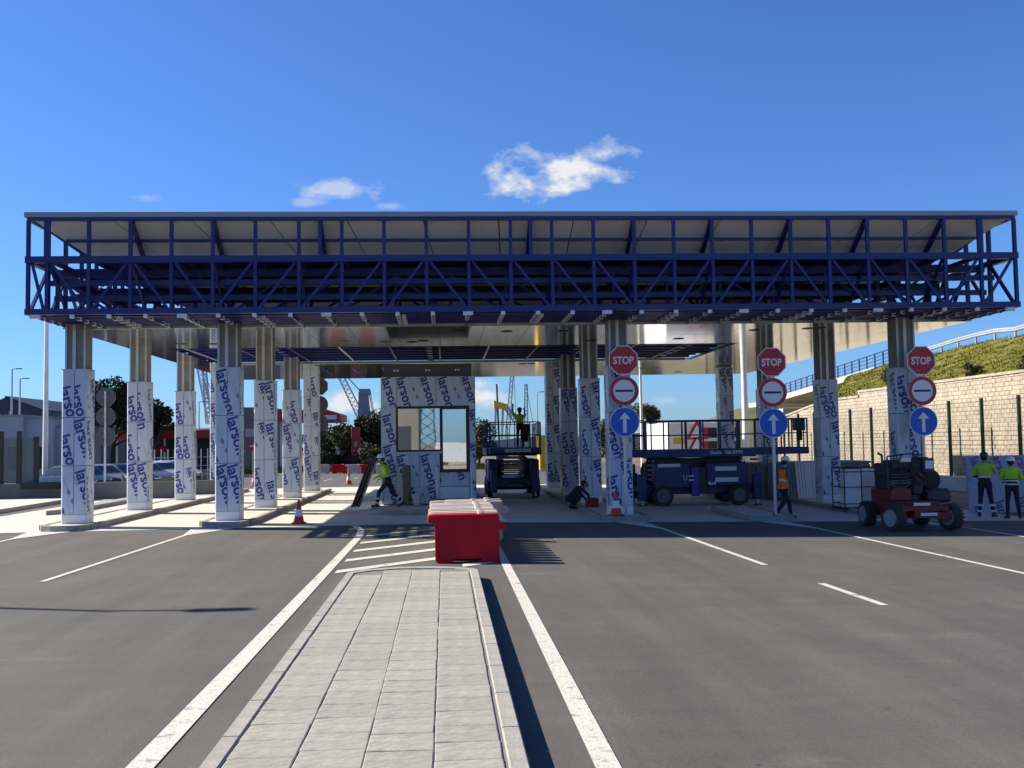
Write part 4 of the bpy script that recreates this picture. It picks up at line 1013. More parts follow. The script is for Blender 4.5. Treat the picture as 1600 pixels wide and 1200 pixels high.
for k in range(5): hs.tube([(-.58, -.46, 1.1 + k * .07), (-.3, -.48, 1.06 + k * .08), (-.08, -.46, 1.12 + k * .07)], .012)
hs.build('hydraulic_line', pm('hose_worn', (.10, .09, .08), .5, var=.4, scale=20), rm)
MB().bbox((-.45, -.34, 1.50), (.02, .35, 1.74), .04).build('engine_block', M_DARK, rm); MB().bbox((-.62, -.1, 1.30), (-.42, .5, 1.66), .04).build('air_filter', M_BLACK, rm)
MB().tube([(-.66, -.45, 1.0), (-.66, -.45, 1.84), (-.1, -.45, 1.9), (.26, -.45, 1.86)], .022).build('guard_bar', M_DARK, rm)
MB().bbox((.28, -.1, 1.40), (.62, .4, 1.80), .05).build('tank', M_BLACK, rm)
MB().tube([(-.60, .0, 1.5), (-.60, .0, 1.86), (-.72, -.05, 1.92)], .03).build('exhaust', M_DARK, rm)

# ================================================================ right side: retaining wall, fence, embankment, road above
M_BLOCK = pm('split_face_block', (.37, .33, .26), .9, var=.2, scale=2.2, bump=.9, bscale=9, rand=.10)
M_BLOCKS = pm('split_face_blocks_far', (.37, .33, .26), .9, var=.24, scale=1.6, bump=.9, bscale=9)
M_GRASSG = pm('grass_ground', (.100, .128, .013), .95, spec=.1, var=.35, scale=.8, bump=.8, bscale=3, col2=(.19, .165, .045))
M_GRASS = pm('grass_blades', (.100, .135, .012), .9, spec=.1, var=.35, scale=.6, col2=(.20, .185, .05))
M_GREEN = pm('fence_green', (.012, .022, .018), .5, .2, var=.15)
M_RAILB = pm('railing_blue', (.012, .035, .16), .45, var=.1)
M_CWHITE = pm('white_concrete', (.46, .45, .42), .8, var=.08, scale=2)
WX = 25.0
def walltop(y): return 4.95 if y < 60.4 else 4.65 if y < 65.9 else 4.65 - (y - 65.9) * .10
wall = thing('retaining_wall', (WX + .3, 44, zg(19)), 'pale split-face block retaining wall below the grass bank', 'wall')
MB().prism([(0, 0), (1, 0), (1, 1), (0, 1)], 0, 1)
core = MB()
for y0, y1 in ((20, 60.4), (60.4, 65.9), (65.9, 77)):
    core.add([(WX + .12, y0, -.5), (WX + .6, y0, -.5), (WX + .6, y1, -.5), (WX + .12, y1, -.5), (WX + .12, y0, walltop(y0) - .12), (WX + .6, y0, walltop(y0) - .12), (WX + .6, y1, walltop(y1 - .01) - .12), (WX + .12, y1, walltop(y1 - .01) - .12)],
             [(3, 2, 1, 0), (4, 5, 6, 7), (0, 1, 5, 4), (1, 2, 6, 5), (2, 3, 7, 6), (3, 0, 4, 7)])
core.build('wall_core', M_BLOCKS, wall, world=True)
bmv = []
def block_geo(q, L_=.45, h=.2):
    e = lambda s: q.uniform(-s, s); a, b = L_ / 2 - .006, h / 2 - .005
    d_ = e(.010); f_ = [d_ + e(.005) for _ in range(4)]
    vs = [(.13, -a, -b), (.13, a, -b), (.13, a, b), (.13, -a, b), (.012 + d_, -a, -b), (.012 + d_, a, -b), (.012 + d_, a, b), (.012 + d_, -a, b), (f_[0], -a * .9, -b * .82), (f_[1], a * .91, -b * .85), (f_[2], a * .9, b * .84), (f_[3], -a * .91, b * .82)]
    fs = [(i, (i + 1) % 4, 4 + (i + 1) % 4, 4 + i) for i in range(4)] + [(4 + i, 4 + (i + 1) % 4, 8 + (i + 1) % 4, 8 + i) for i in range(4)] + [(8, 9, 10, 11)]
    return vs, fs
for k in range(5): bmv.append(MB().add(*block_geo(random.Random(k))).mesh('block', M_BLOCK))
far = MB(); nb_ = 0; q = random.Random(5)
for r_ in range(27):
    z = -.30 + .2 * r_ + .1
    for c in range(127):
        y = 20 + c * .45 + (.225 if r_ % 2 else 0)
        if z + .1 > walltop(y) - .02: continue
        if 43.2 < y < 49.0 and z > 2.6 and nb_ < 290:
            nb_ += 1; put('block', bmv[q.randrange(5)], wall, (WX - wall.location.x, y - 44, z - wall.location.z))
        else:
            vs, fs = block_geo(q); far.add([(x + WX, a + y, b + z) for x, a, b in vs], fs)
far.build('block_courses', M_BLOCKS, wall, world=True)['kind'] = 'stuff'
cp_ = MB()
for y0, y1 in ((20, 60.4), (60.4, 65.9), (65.9, 77)):
    n = int((y1 - y0) / .9)
    for i in range(n):
        a = y0 + i * (y1 - y0) / n; b = a + (y1 - y0) / n - .012; za, zb = walltop(a + .01), walltop(b - .01)
        cp_.add([(WX - .05, a, za - .12), (WX + .62, a, za - .12), (WX + .62, b, zb - .12), (WX - .05, b, zb - .12), (WX - .05, a, za), (WX + .62, a, za), (WX + .62, b, zb), (WX - .05, b, zb)],
                [(3, 2, 1, 0), (4, 5, 6, 7), (0, 1, 5, 4), (1, 2, 6, 5), (2, 3, 7, 6), (3, 0, 4, 7)])
cp_.build('coping', M_BLOCKS, wall, world=True)['kind'] = 'stuff'

def crest(y):
    y = y / 1.22
    z = 7.3 if y < 55 else 7.3 - .2 * (y - 55) / 10 if y < 65 else 7.1 - 1.2 * min((y - 65) / 23, 1.3)
    return 2.15 + (z - 2.15) * 1.22
hq = random.Random(11)
def hill_z(x, y):
    t = min(max((x - 25.6) / 11, 0), 1); z = walltop(min(y, 65)) - .25 + (crest(y) - walltop(min(y, 65)) + .25) * t
    lim = 65.3 + (x - 25.6) * 2.3                      # the bank falls away at its end
    if y > lim: z -= (y - lim) * .55
    return max(z + .10 * math.sin(x * 1.7 + y * .9) * math.sin(y * .53 + x) + .05 * math.sin(3.1 * y + 2 * x), -.4)
hb = MB(); xs = [25.25 + i * .62 for i in range(19)] + [38, 41, 48, 65]; ys = [12 + j * .85 for j in range(124)]
hb.add([(x, y, hill_z(x, y) if x < 37 else hill_z(36.7, y)) for y in ys for x in xs], [(j * len(xs) + i, j * len(xs) + i + 1, (j + 1) * len(xs) + i + 1, (j + 1) * len(xs) + i) for j in range(len(ys) - 1) for i in range(len(xs) - 1)])
tag(hb.build('embankment', M_GRASSG, smooth=True), kind='structure')
gb = MB()
for k in range(46000):
    x = hq.uniform(25.6, 37); y = hq.uniform(37, 90); z = hill_z(x, y)
    if z < .5 or math.sin(x * 1.3 + 1) * math.sin(y * .9) + hq.uniform(-1, 1) < -.5: continue
    h = hq.uniform(.03, .10) * (1.6 if hq.random() < .06 else 1); a = hq.uniform(0, 6.28); w_ = hq.uniform(.02, .06); dx, dy = hq.uniform(-.1, .1), hq.uniform(-.1, .1)
    gb.add([(x - w_ * math.cos(a), y - w_ * math.sin(a), z - .03), (x + w_ * math.cos(a), y + w_ * math.sin(a), z - .03), (x + dx, y + dy, z + h)], [(0, 1, 2)])
gm = bpy.data.meshes.new('grass'); gm.from_pydata(gb.v, [], gb.f); gm.materials.append(M_GRASS)
tag(put('grass', gm), 'rough grass growing on the embankment above the block wall', 'grass', None, 'stuff')

# mesh fence before the wall
fence = thing('mesh_fence', (23.3, 50, zg(19)), 'dark wire mesh fence with square posts in front of the block wall', 'fence')
for i in range(22):
    y = 28.6 + i * 2.9
    MB().box((23.24, y - .06, zg(19)), (23.36, y + .06, 3.75)).build('fence_post', M_GREEN, fence, world=True)
    if i < 21:
        m_ = MB()
        for k in range(24): yy = y + .12 + k * .1165; m_.box((23.297, yy - .0025, .35), (23.303, yy + .0025, 3.65))
        for k in range(16): zz = .4 + k * .215; m_.box((23.303, y + .07, zz - .003), (23.309, y + 2.83, zz + .003))
        m_.build('mesh_panel', M_GREEN, fence, world=True)['kind'] = 'stuff'
fp = MB().box((23.1, 27, zg(19) - .1), (23.5, 91, .28)); fp.build('fence_plinth', M_CONC, fence, world=True)

# crash barrier and blue railing along the road on top
guard = thing('crash_barrier', (36.6, 60, crest(60)), 'white steel crash barrier along the crest of the grass bank', 'crash barrier')
for i in range(14):
    y = 46 + i * 2.45; z = hill_z(36.5, y)
    MB().box((36.55, y - .06, z - .1), (36.67, y + .06, z + .72)).build('barrier_post', M_ALU, guard, world=True)
prof = [(0, .42), (-.06, .47), (-.06, .52), (0, .57), (-.06, .62), (-.06, .67), (0, .73)]
for i in range(13):
    y = 46 + i * 2.45; za, zb = hill_z(36.5, y), hill_z(36.5, y + 2.45); m_ = MB()
    for (x0, z0), (x1, z1) in zip(prof[:-1], prof[1:]): m_.add([(36.55 + x0, y, za + z0), (36.55 + x0, y + 2.45, zb + z0), (36.55 + x1, y + 2.45, zb + z1), (36.55 + x1, y, za + z1)], [(0, 1, 2, 3)])
    m_.build('barrier_beam', M_ALU, guard, world=True)
rail = thing('bridge_railing', (36.6, 94, crest(94)), 'blue steel railing along the bridge and bank', 'railing')
for i in range(22):
    y = 78 + i * 1.65; z = crest(y) + .12
    MB().box((36.5, y - .05, z - .2), (36.6, y + .05, z + 1.15)).build('railing_post', M_RAILB, rail, world=True)
    if i < 21:
        z2 = crest(y + 1.65) + .12
        for k, h in enumerate((1.12, .82, .52, .22)): MB().beam((36.55, y, z + h), (36.55, y + 1.65, z2 + h), .06, .09 if k == 0 else .05).build('railing_bar', M_RAILB, rail, world=True)
bridge = thing('road_bridge', (38, 102, 0), 'pale concrete road bridge leaving the end of the grass bank', 'bridge')
dk = MB()
for i in range(10):
    y = 84 + i * 3.6; za, zb = crest(y), crest(y + 3.6)
    dk.add([(36.2, y, za - .45), (46, y, za - .45), (46, y + 3.6, zb - .45), (36.2, y + 3.6, zb - .45), (36.2, y, za + .08), (46, y, za + .08), (46, y + 3.6, zb + .08), (36.2, y + 3.6, zb + .08)], [(3, 2, 1, 0), (4, 5, 6, 7), (0, 1, 5, 4), (1, 2, 6, 5), (2, 3, 7, 6), (3, 0, 4, 7)])
dk.build('deck', M_CWHITE, bridge, world=True)
MB().box((37, 88, -.3), (45.5, 90, 6.4)).build('abutment', M_BLOCKS, bridge, world=True); MB().box((37, 110, -.3), (45.5, 111.5, 5.4)).build('pier', M_CWHITE, bridge, world=True)
mb = MB(); n = 24; rings = 10; vs = []; fs = []
for k in range(rings + 1):
    for i in range(n):
        t = 2 * math.pi * i / n; rr = 17 * k / rings
        vs.append((43.5 + rr * math.cos(t), 135 + rr * 1.2 * math.sin(t), -.1 + 7.0 * math.cos(math.pi / 2 * k / rings) ** 1.3 + .35 * math.sin(3 * t + k) * (k < rings)))
for k in range(rings): fs += [(k * n + i, k * n + (i + 1) % n, k * n + n + (i + 1) % n, k * n + n + i) for i in range(n)]
tag(mb.add(vs, fs).build('hill', pm('scrubby_earth', (.12, .092, .05), .95, var=.4, scale=.35, bump=.6, bscale=2, col2=(.12, .13, .05)), smooth=True), kind='structure')

# ---- site materials by the right wall
sheets = [(15.6, 29.4, .0), (15.9, 29.75, .05)]
def film_board(name, x0, x1, y, z0, z1, label, lean=.0):
    t = thing(name, ((x0 + x1) / 2, y, z0), label, 'panel')
    w_ = x1 - x0; h = z1 - z0
    b_ = MB().add([(-w_ / 2, 0, 0), (w_ / 2, 0, 0), (w_ / 2, .05, 0), (-w_ / 2, .05, 0), (-w_ / 2, lean, h), (w_ / 2, lean, h), (w_ / 2, lean + .05, h), (-w_ / 2, lean + .05, h)], [(3, 2, 1, 0), (4, 5, 6, 7), (0, 1, 5, 4), (1, 2, 6, 5), (2, 3, 7, 6), (3, 0, 4, 7)]).build('board', pm('film_blue', (.23, .30, .46), .4, var=.08, scale=2, bump=.2, bscale=5), t)
    up = Vector((0, lean, h)).normalized()
    print_on(MB(), w_ - .04, h - .04, .12, h * .95, Vector((-w_ / 2 + .02, -.003, .02)), (1, 0, 0), up, .9).build('printed_lettering', [M_PRINT, M_PRINTL], b_)['kind'] = 'stuff'
    return t
film_board('leaning_panel', AY(1513, 740, 31).x, AY(1513, 740, 31).x + 2.3, 31, zg(16), 1.5, 'large blue film-covered panel standing behind the two workers in yellow', .12)
film_board('leaning_panel', AY(1513, 740, 31).x + 2.35, AY(1513, 740, 31).x + 4, 31.2, zg(17), 1.45, 'further film-covered panel next to the large one by the fence', .12)
M_SHEETG = pm('grey_green_sheet', (.20, .225, .22), .6, var=.15, scale=2)
for i, (px, lab) in enumerate(((1236, 'grey profiled sheet leaning at the end near the arrow sign'), (1256, 'pale profiled sheet leaning beside the grey one'), (1272, 'pale narrow profiled sheet leaning behind the film-clad column'))):
    p = G(px, 768, -.15); x = p.x; y = 37.5; x = AY(px, 740, y).x
    t = thing('profiled_sheet', (x, y, zg(13)), lab, 'metal sheet', 'profiled sheets leaning together'); m_ = MB()
    for k in range(5):
        a = -.22 + k * .11 + i * .004; m_.add([(a - .05, 0, 0), (a, -.03, 0), (a + .05, 0, 0), (a - .05 + .08, .5, 1.45), (a + .08, .47, 1.45), (a + .05 + .08, .5, 1.45)], [(0, 1, 4, 3), (1, 2, 5, 4)])
        m_.add([(a - .05, .02, 0), (a, -.01, 0), (a + .05, .02, 0), (a - .05 + .08, .52, 1.45), (a + .08, .49, 1.45), (a + .05 + .08, .52, 1.45)], [(3, 4, 1, 0), (4, 5, 2, 1)])
    m_.build('sheet', M_SHEETG if i == 0 else M_WHITE, t)
t = thing('storage_skip', (13.6, 40.2, zg(13)), 'long grey ribbed steel skip beyond the leaning sheets', 'skip')
m_ = MB().box((-3.2, -.9, 0), (3.0, .9, 1.35)); m_.build('skip_body', M_SHEETG, t)
for k in range(16): MB().box((-3.1 + k * .4, -.96, .05), (-2.98 + k * .4, -.9, 1.3)).build('skip_rib', M_SHEETG, t)
MB().box((-3.25, -.99, 1.35), (3.05, .95, 1.43)).build('skip_rim', M_SHEETG, t)
# cage of white boards
cg = thing('board_cage', (13.35 + .0, 32.0, zg(13.3)), 'steel tube cage holding upright white boards next to the red machine', 'cage')
cx0, cx1, cy0, cy1 = -.75, .95, -.45, .55; cg.location.x = AY(1346, 740, 32.0).x
for x in (cx0, -.2, .35, cx1):
    for y in (cy0, cy1): MB().cyl((x, y, 0), (x, y, 1.42), .02, n=8).build('upright', M_GREEN, cg)
for z in (.28, .80, 1.28, 1.40):
    MB().tube([(cx0, cy0, z), (cx1, cy0, z), (cx1, cy1, z), (cx0, cy1, z), (cx0, cy0, z)], .016).build('rail', M_GREEN, cg)
MB().box((cx0, cy0, .10), (cx1, cy1, .16)).build('cage_floor', M_GREEN, cg)
for i, (x0, x1, y, z1) in enumerate(((-.72, -.12, -.30, 1.36), (-.70, -.2, -.1, 1.34), (.40, .90, -.28, 1.22), (.1, .8, .2, 1.38))):
    tag(MB().bbox((cg.location.x + x0, 32.0 + y, zg(13.3) + .165), (cg.location.x + x1, 32.0 + y + .10, zg(13.3) + z1), .01).build('white_board', M_WHITE), ('tall white board at the end of the steel cage', 'white board tucked behind the tallest one in the cage', 'shorter white board standing in the cage near the red machine', 'wide white board at the back of the steel cage')[i], 'board', 'white boards in the steel cage')
# sheets and roll by the booth
for i in range(3):
    x = -2.62 + i * .10; lab = ('outer', 'middle', 'inner')[i]
    o = MB().add([(x - .45, 33.6, .14), (x - .40, 33.6, .14), (x - .40, 34.5, .14), (x - .45, 34.5, .14), (x + .12, 33.6, 1.62), (x + .17, 33.6, 1.62), (x + .17, 34.5, 1.62), (x + .12, 34.5, 1.62)], [(3, 2, 1, 0), (4, 5, 6, 7), (0, 1, 5, 4), (1, 2, 6, 5), (2, 3, 7, 6), (3, 0, 4, 7)]).build('dark_sheet', M_DARK if i != 1 else M_GREEN)
    tag(o, f'{lab} of three dark sheets leaning on the corner of the booth', 'sheet', 'dark sheets leaning on the booth')
tag(MB().lathe([(.1, .0), (.13, .01), (.135, 1.3), (.1, 1.31)], 14, (-1.28, 34.15, .152)).build('material_roll', pm('kraft_roll', (.16, .14, .09), .8, var=.2), smooth=True), 'brown roll standing upright against the booth front', 'roll')
bk = thing('bucket', (-.95, 33.9, .152), 'grey plastic bucket on the island in front of the booth', 'bucket')
MB().lathe([(.12, 0), (.15, .32), (.16, .33), (.16, .36), (.14, .36), (.11, .02)], 16).build('pail', M_ALU, bk, smooth=True)
MB().tube([(.15 * math.cos(t), -.05, .33 + .12 * math.sin(t)) for t in [math.pi * i / 8 for i in range(9)]], .006).build('handle', M_DARK, bk)

# ---- truck with warning boards beyond the broadside lift
tk = thing('works_truck', (14.2, 58, zg(14)), 'white works truck rear with two red warning triangles', 'truck')
tx0, tx1 = AY(1044, 680, 56).x - 14.2, AY(1126, 680, 56).x - 14.2
MB().bbox((tx0, -2, .8), (tx1, 4, 3.35), .05).build('box_body', M_WHITE, tk)
MB().box((tx0 + .1, -1.8, .45), (tx1 - .1, 3.8, .8)).build('chassis', M_DARK, tk)
for x in (tx0 + .35, tx1 - .35):
    for y in (-1.2, 2.8): wheel(tk, x, y, .42, 1.1, R(90))
for k, z in enumerate((2.75, 2.0)):
    cx = AY(1089, 680, 56).x - 14.2
    tr = MB().prism([(cx - .62, z - .35), (cx + .62, z - .35), (cx, z + .72)], -2.06, -2.03).build('warning_triangle', M_SRED, tk)
    MB().prism([(cx - .40, z - .23), (cx + .40, z - .23), (cx, z + .46)], -2.068, -2.06).build('white_field', M_SWHITE, tr)
    MB().box((cx + .35, -2.03, z - .28), (tx1 + .9, -2.005, z + .28)).build('striped_board', M_DARK, tk)
    MB().box((cx + .35, -2.036, z - .28), (cx + .6, -2.03, z + .28)).build('red_stripe', M_SRED, tk)
MB().box((AY(1052, 680, 56).x - 14.2, -2.02, 2.15), (AY(1074, 680, 56).x - 14.2, -2.003, 2.5)).build('orange_plate', pm('orange_plate', (.75, .38, .03), .5), tk)

# ================================================================ trees and shrubs
M_LEAF = pm('pine_foliage', (.042, .056, .022), .85, spec=.2, var=.5, scale=1.2, col2=(.075, .085, .035))
M_LEAF2 = pm('scrub_foliage', (.055, .068, .026), .85, spec=.2, var=.5, scale=1.0, col2=(.10, .10, .045))
M_BARK = pm('bark', (.075, .055, .04), .9, var=.3, scale=5, bump=.5)
def foliage(q, lobes, n, size, mat, name, parent):
    vs = []; fs = []
    for k in range(n):
        cx, cy, cz, r_, sq = lobes[q.randrange(len(lobes))]
        d = Vector((q.gauss(0, 1), q.gauss(0, 1), q.gauss(0, 1))).normalized() * (r_ * q.uniform(.35, 1.05) ** .6)
        c = Vector((cx, cy, cz)) + Vector((d.x, d.y, d.z * sq))
        a = Vector((q.gauss(0, 1), q.gauss(0, 1), q.gauss(0, .7))).normalized(); b = a.cross(Vector((q.gauss(0, 1), q.gauss(0, 1), q.gauss(0, 1)))).normalized()
        s = size * q.uniform(.6, 1.4); o = len(vs); vs += [c - a * s, c + b * s * .45, c + a * s, c - b * s * .45]; fs.append((o, o + 1, o + 2, o + 3))
    m_ = bpy.data.meshes.new(name); m_.from_pydata(vs, [], fs); m_.materials.append(mat); put(name, m_, parent)
def tree(name, loc, h, r_, label, seed, n=5200, squash=.7, base=.42, mat=None, size=.13, group=None):
    q = random.Random(seed); t = thing(name, loc, label, 'tree' if 'tree' in name else 'shrub', group)
    m_ = MB(); lobes = []
    m_.cyl((0, 0, -.1), (.1, 0, h * base), .05 * h * .5 + .05, .03 * h * .5 + .03, 9)
    for k in range(11):
        a = q.uniform(0, 6.28); rr = r_ * q.uniform(.15, .72); z = h * q.uniform(base + .05, .88)
        p0 = Vector((.1, 0, h * base * q.uniform(.75, 1))); p1 = Vector((rr * math.cos(a), rr * math.sin(a), z)); mid = p0.lerp(p1, .55) + Vector((0, 0, -.04 * h))
        m_.cyl(p0, mid, .03 * h * .35 + .02, .02 * h * .3 + .012, 6); m_.cyl(mid, p1, .02 * h * .3 + .012, .01, 6)
        lobes.append((p1.x, p1.y, p1.z, r_ * q.uniform(.26, .46), squash))
    lobes.append((0, 0, h * .86, r_ * .45, squash))
    m_.build('trunk', M_BARK, t, smooth=True); foliage(q, lobes, n, size, mat or M_LEAF, 'crown', t)
    return t
p = AY(176, 697, 78); tree('pine_tree', (p.x, 78, 0), 7.6, 3.1, 'tall round-headed dark pine behind the parked cars', 3, 8000, .75, .4, size=.17)
p = AY(236, 697, 80); tree('pine_tree', (p.x, 80, 0), 6.2, 2.1, 'smaller dark pine leaning against the taller one', 4, 4500, .8, .35, size=.16)
p = AY(588, 697, 100); tree('dense_tree', (p.x + .4, 100, 0), 5.1, 3.0, 'dense dark rounded tree by the red totem', 8, 9000, 1.0, .1, M_LEAF, .18)
for i, (px, Y, h, r_, lab) in enumerate(((516, 92, 3.6, 2.2, 'low scrub bush next to a film-clad rear column'), (536, 95, 3.9, 2.4, 'scrub bush between the thin mast and the red totem'), (497, 96, 4.3, 2.3, 'scrub bush half hidden behind the rear columns'), (572, 90, 2.0, 1.6, 'small scrub bush below the price board'),
                                          (748, 110, 4.6, 2.4, 'dark bush seen through the gap between booth and lift'), (952, 120, 4.6, 2.6, 'dark bush seen between two film-clad columns'), (1012, 96, 5.6, 2.2, 'ragged bush beyond the lift railing'), (265, 90, 4.4, 1.5, 'sparse shrub poking up behind the red canopy'))):
    p = AY(px, 697, Y); tree('shrub', (p.x, Y, 0), h, r_, lab, 20 + i, 3200, .9, .12, M_LEAF2, .16, 'scrub beyond the canopy')
p = AY(1348, 600, 54)
for (x, y, s, lab) in ((27.6, 61.5, 1.0, 'small dark shrub on the grass bank just above the wall'), (26.6, 45, .65, 'low dry shrub at the foot of the grass bank'), (26.8, 50.5, .6, 'tuft-like shrub on the bank above the block wall')):
    tree('shrub', (x, y, hill_z(x, y) - .1), s * 1.3, s, lab, int(x * 7 + y), 900, .8, .1, M_LEAF2, .08, 'shrubs on the grass bank')
vg = MB(); q = random.Random(2)
for k in range(9000):
    x = q.uniform(-60, 10); y = q.uniform(84, 100); h = q.uniform(.1, .45)
    vg.add([(x - .08, y, 0), (x + .08, y, 0), (x + q.uniform(-.1, .1), y, h)], [(0, 1, 2)])
gm = bpy.data.meshes.new('verge'); gm.from_pydata(vg.v, [], vg.f); gm.materials.append(M_GRASS); tag(put('roadside_grass', gm), 'strip of rough grass behind the far plastic barriers', 'grass', None, 'stuff')

# ================================================================ left background
M_PALEW = pm('pale_render', (.42, .43, .44), .8, var=.06, scale=1)
M_WARE = pm('warehouse_cladding', (.045, .055, .085), .6, .1, var=.08, scale=.5)
wh = thing('warehouse', (AY(10, 690, 112).x, 118, 0), 'dark blue gabled warehouse with pale name letters behind the fence', 'building')
wx = wh.location.x; a = AY(-60, 600, 112).x - wx; m0 = AY(8, 621, 112); e0 = AY(66, 640, 112)
MB().prism([(a, 0), (e0.x - wx, 0), (e0.x - wx, e0.z), (m0.x - wx, m0.z), (a, e0.z - .6)], -6, 24).build('gable_hall', M_WARE, wh)
MB().prism([(e0.x - wx - .1, e0.z - .02), (e0.x - wx + .2, e0.z - .02), (m0.x - wx, m0.z + .18), (m0.x - wx, m0.z)], -6.1, 24).build('roof_edge', M_DARK, wh)
l0 = AY(-12, 664, 112); letters(MB(), 'BERGÉ', (l0.x - wx, -6.02, l0.z - .2), (1, 0, 0), (0, 0, 1), AY(17, 664, 112).x - l0.x, .03, 1.3).build('lettering', M_DECAL, wh)
lb = thing('low_building', (AY(30, 690, 72).x, 75, 0), 'pale flat-roofed low building behind the fenced wall', 'building')
bx = lb.location.x
for (pa, pb, yt, d, mt) in ((-60, 36, 652, 0, M_PALEW), (36, 80, 655, .4, M_PALEW), (80, 104, 668, .9, M_PALEW)):
    A, B = AY(pa, yt, 72), AY(pb, yt, 72); MB().box((A.x - bx + .01, -3 + d, 0), (B.x - bx, 4, A.z)).build('wing', mt, lb); MB().box((A.x - bx + .01, -3.06 + d, A.z), (B.x - bx + .04, 4, A.z + .12)).build('parapet', M_FASC, lb)
for i, px in enumerate((-20, 12, 52)):
    A = AY(px, 690, 72); MB().box((A.x - bx, -3.03 + (.4 if i == 2 else 0), .9), (A.x - bx + .9, -2.98 + (.4 if i == 2 else 0), 2.4)).build('window', M_DARK, lb)
lw = thing('boundary_wall', (-17, 45.5, 0), 'low grey boundary wall with tall dark fence posts', 'wall')
MB().box((-30, 45.4, 0), (-9.3, 45.65, .74)).build('wall_base', pm('grey_block', (.16, .16, .155), .85, var=.15, scale=2), lw, world=True)
for k, px in enumerate((-26, 2, 30.5, 57)):
    A = AY(px, 670, 45.5); MB().box((A.x - .09, 45.45, .74), (A.x + .09, 45.6, 3.0 if k < 3 else 2.75)).build('fence_post', M_GREEN, lw, world=True)
hgA = AY(-30, 700, 45.5).x; hgB = AY(57, 700, 45.5).x
pane = pm('smoked_panel', (.10, .13, .14), .25, .0, var=.08, scale=1, alpha=.62)
for k in range(3):
    a = hgA + (hgB - hgA) * k / 3; MB().box((a + .12, 45.5, .8), (a + (hgB - hgA) / 3 - .02, 45.53, 2.7)).build('fence_panel', pane, lw, world=True)
MB().box((AY(35, 700, 45.3).x, 45.15, .5), (AY(95, 700, 45.3).x, 45.38, .80)).build('planter_trough', M_GREEN, lw, world=True)
def mast(px, ytop, ybase, Y, r_, label, head=True, mat=None, group='lamp posts and masts'):
    A = AY(px, ytop, Y); t = thing('lamp_post' if head else 'mast', (A.x, Y, 0), label, 'lamp post' if head else 'mast', group)
    MB().cyl((0, 0, 0), (0, 0, A.z), r_, r_ * .6, 12).build('pole', mat or M_ALU, t, smooth=True); MB().lathe([(r_ * 1.9, 0), (r_ * 1.9, .03), (r_ * 1.1, .05)], 12).build('base_flange', M_ALU, t)
    if head:
        MB().beam((0, 0, A.z), (.5, 0, A.z + .06), .07, .06).build('arm', M_ALU, t); MB().bbox((.3, -.1, A.z), (.85, .1, A.z + .09), .03).build('lantern', M_SBACK, t)
    return t
mast(73, 490, 752, 50, .145, 'tall white tapered mast standing behind the boundary wall', False, M_WHITE)
mast(19, 577, 700, 95, .11, 'lamp post in front of the dark warehouse, the taller of two'); mast(31.5, 592, 700, 100, .11, 'shorter lamp post next to the taller one at the warehouse')
mast(311, 628, 700, 105, .10, 'distant lamp post between film-clad columns by the red canopy'); mast(84, 640, 700, 130, .08, 'thin distant lamp post beyond the low building')
mast(839, 613, 700, 110, .09, 'distant lamp post beyond the lift with the worker'); mast(1158, 440, 700, 56, .20, 'thick white mast rising behind the canopy and hill', False, M_WHITE); mast(998, 480, 700, 53.5, .09, 'slim pale mast just behind the stop sign', False, M_WHITE)
mast(545, 655, 740, 94, .05, 'thin dark mast among the scrub', False, M_DARK)
# lamp post that stands outside the picture and throws the long shadow over the left lane
t = thing('lamp_post', (-17.2, 18.3, 0), 'tall lamp post beside the left carriageway', 'lamp post', 'lamp posts and masts')
MB().cyl((0, 0, 0), (0, 0, 9.8), .12, .06, 12).build('pole', M_ALU, t); MB().beam((0, 0, 9.7), (1.3, -.1, 9.9), .08, .08).build('arm', M_ALU, t); MB().bbox((.9, -.22, 9.85), (1.7, .06, 9.98), .03).build('lantern', M_SBACK, t)

# red canopies of the fuel station, totem, price board
M_FRED = pm('station_red', (.42, .02, .025), .5, var=.08)
fs_ = thing('station_canopy', (AY(460, 690, 95).x, 97, 0), 'red fuel station canopy with white emblem behind the columns', 'canopy roof')
A, B = AY(395, 646, 95), AY(531, 656, 95); fx = fs_.location.x
MB().prism([(A.x - fx, B.z - .05), (B.x - fx - .9, B.z - .15), (B.x - fx, B.z - .05), (B.x - fx, AY(531, 646, 95).z), (B.x - fx - 1.2, AY(500, 640, 95).z), (A.x - fx, AY(395, 642, 95).z)], -2, 5).build('roof', M_FRED, fs_)
for x in (-1.6, 1.2): MB().box((x, 0, 0), (x + .3, .3, B.z)).build('support', M_WHITE, fs_)
MB().box((AY(508, 650, 95).x - fx, -2.02, B.z + .05), (AY(526, 650, 95).x - fx, -2.003, B.z + .45)).build('emblem', M_DECAL, fs_)
MB().box((-3, 0, 0), (-2.1, 2, 3.2)).build('kiosk', M_PALEW, fs_)
sh = thing('red_shelter', (AY(260, 690, 82).x, 83, 0), 'long low shed with red roof edge behind the parked cars', 'shed')
sx = sh.location.x; A, B = AY(176, 674, 82), AY(335, 684, 82)
MB().box((A.x - sx, -1.0, B.z), (B.x - sx, 4, A.z)).build('roof_edge', M_FRED, sh); MB().box((A.x - sx + .2, 1.5, 0), (B.x - sx - .2, 3.8, B.z)).build('back_wall', M_DARK, sh)
for k in range(7):
    x = A.x - sx + .2 + k * (B.x - A.x - .5) / 6; MB().box((x, -.8, 0), (x + .12, -.68, B.z)).build('support', M_WHITE if k % 2 else M_ALU, sh)
A, B = AY(240, 697, 81), AY(257, 706, 81); MB().box((A.x - sx, -1.4, B.z), (B.x - sx, -1.3, A.z)).build('red_sign', M_FRED, sh)
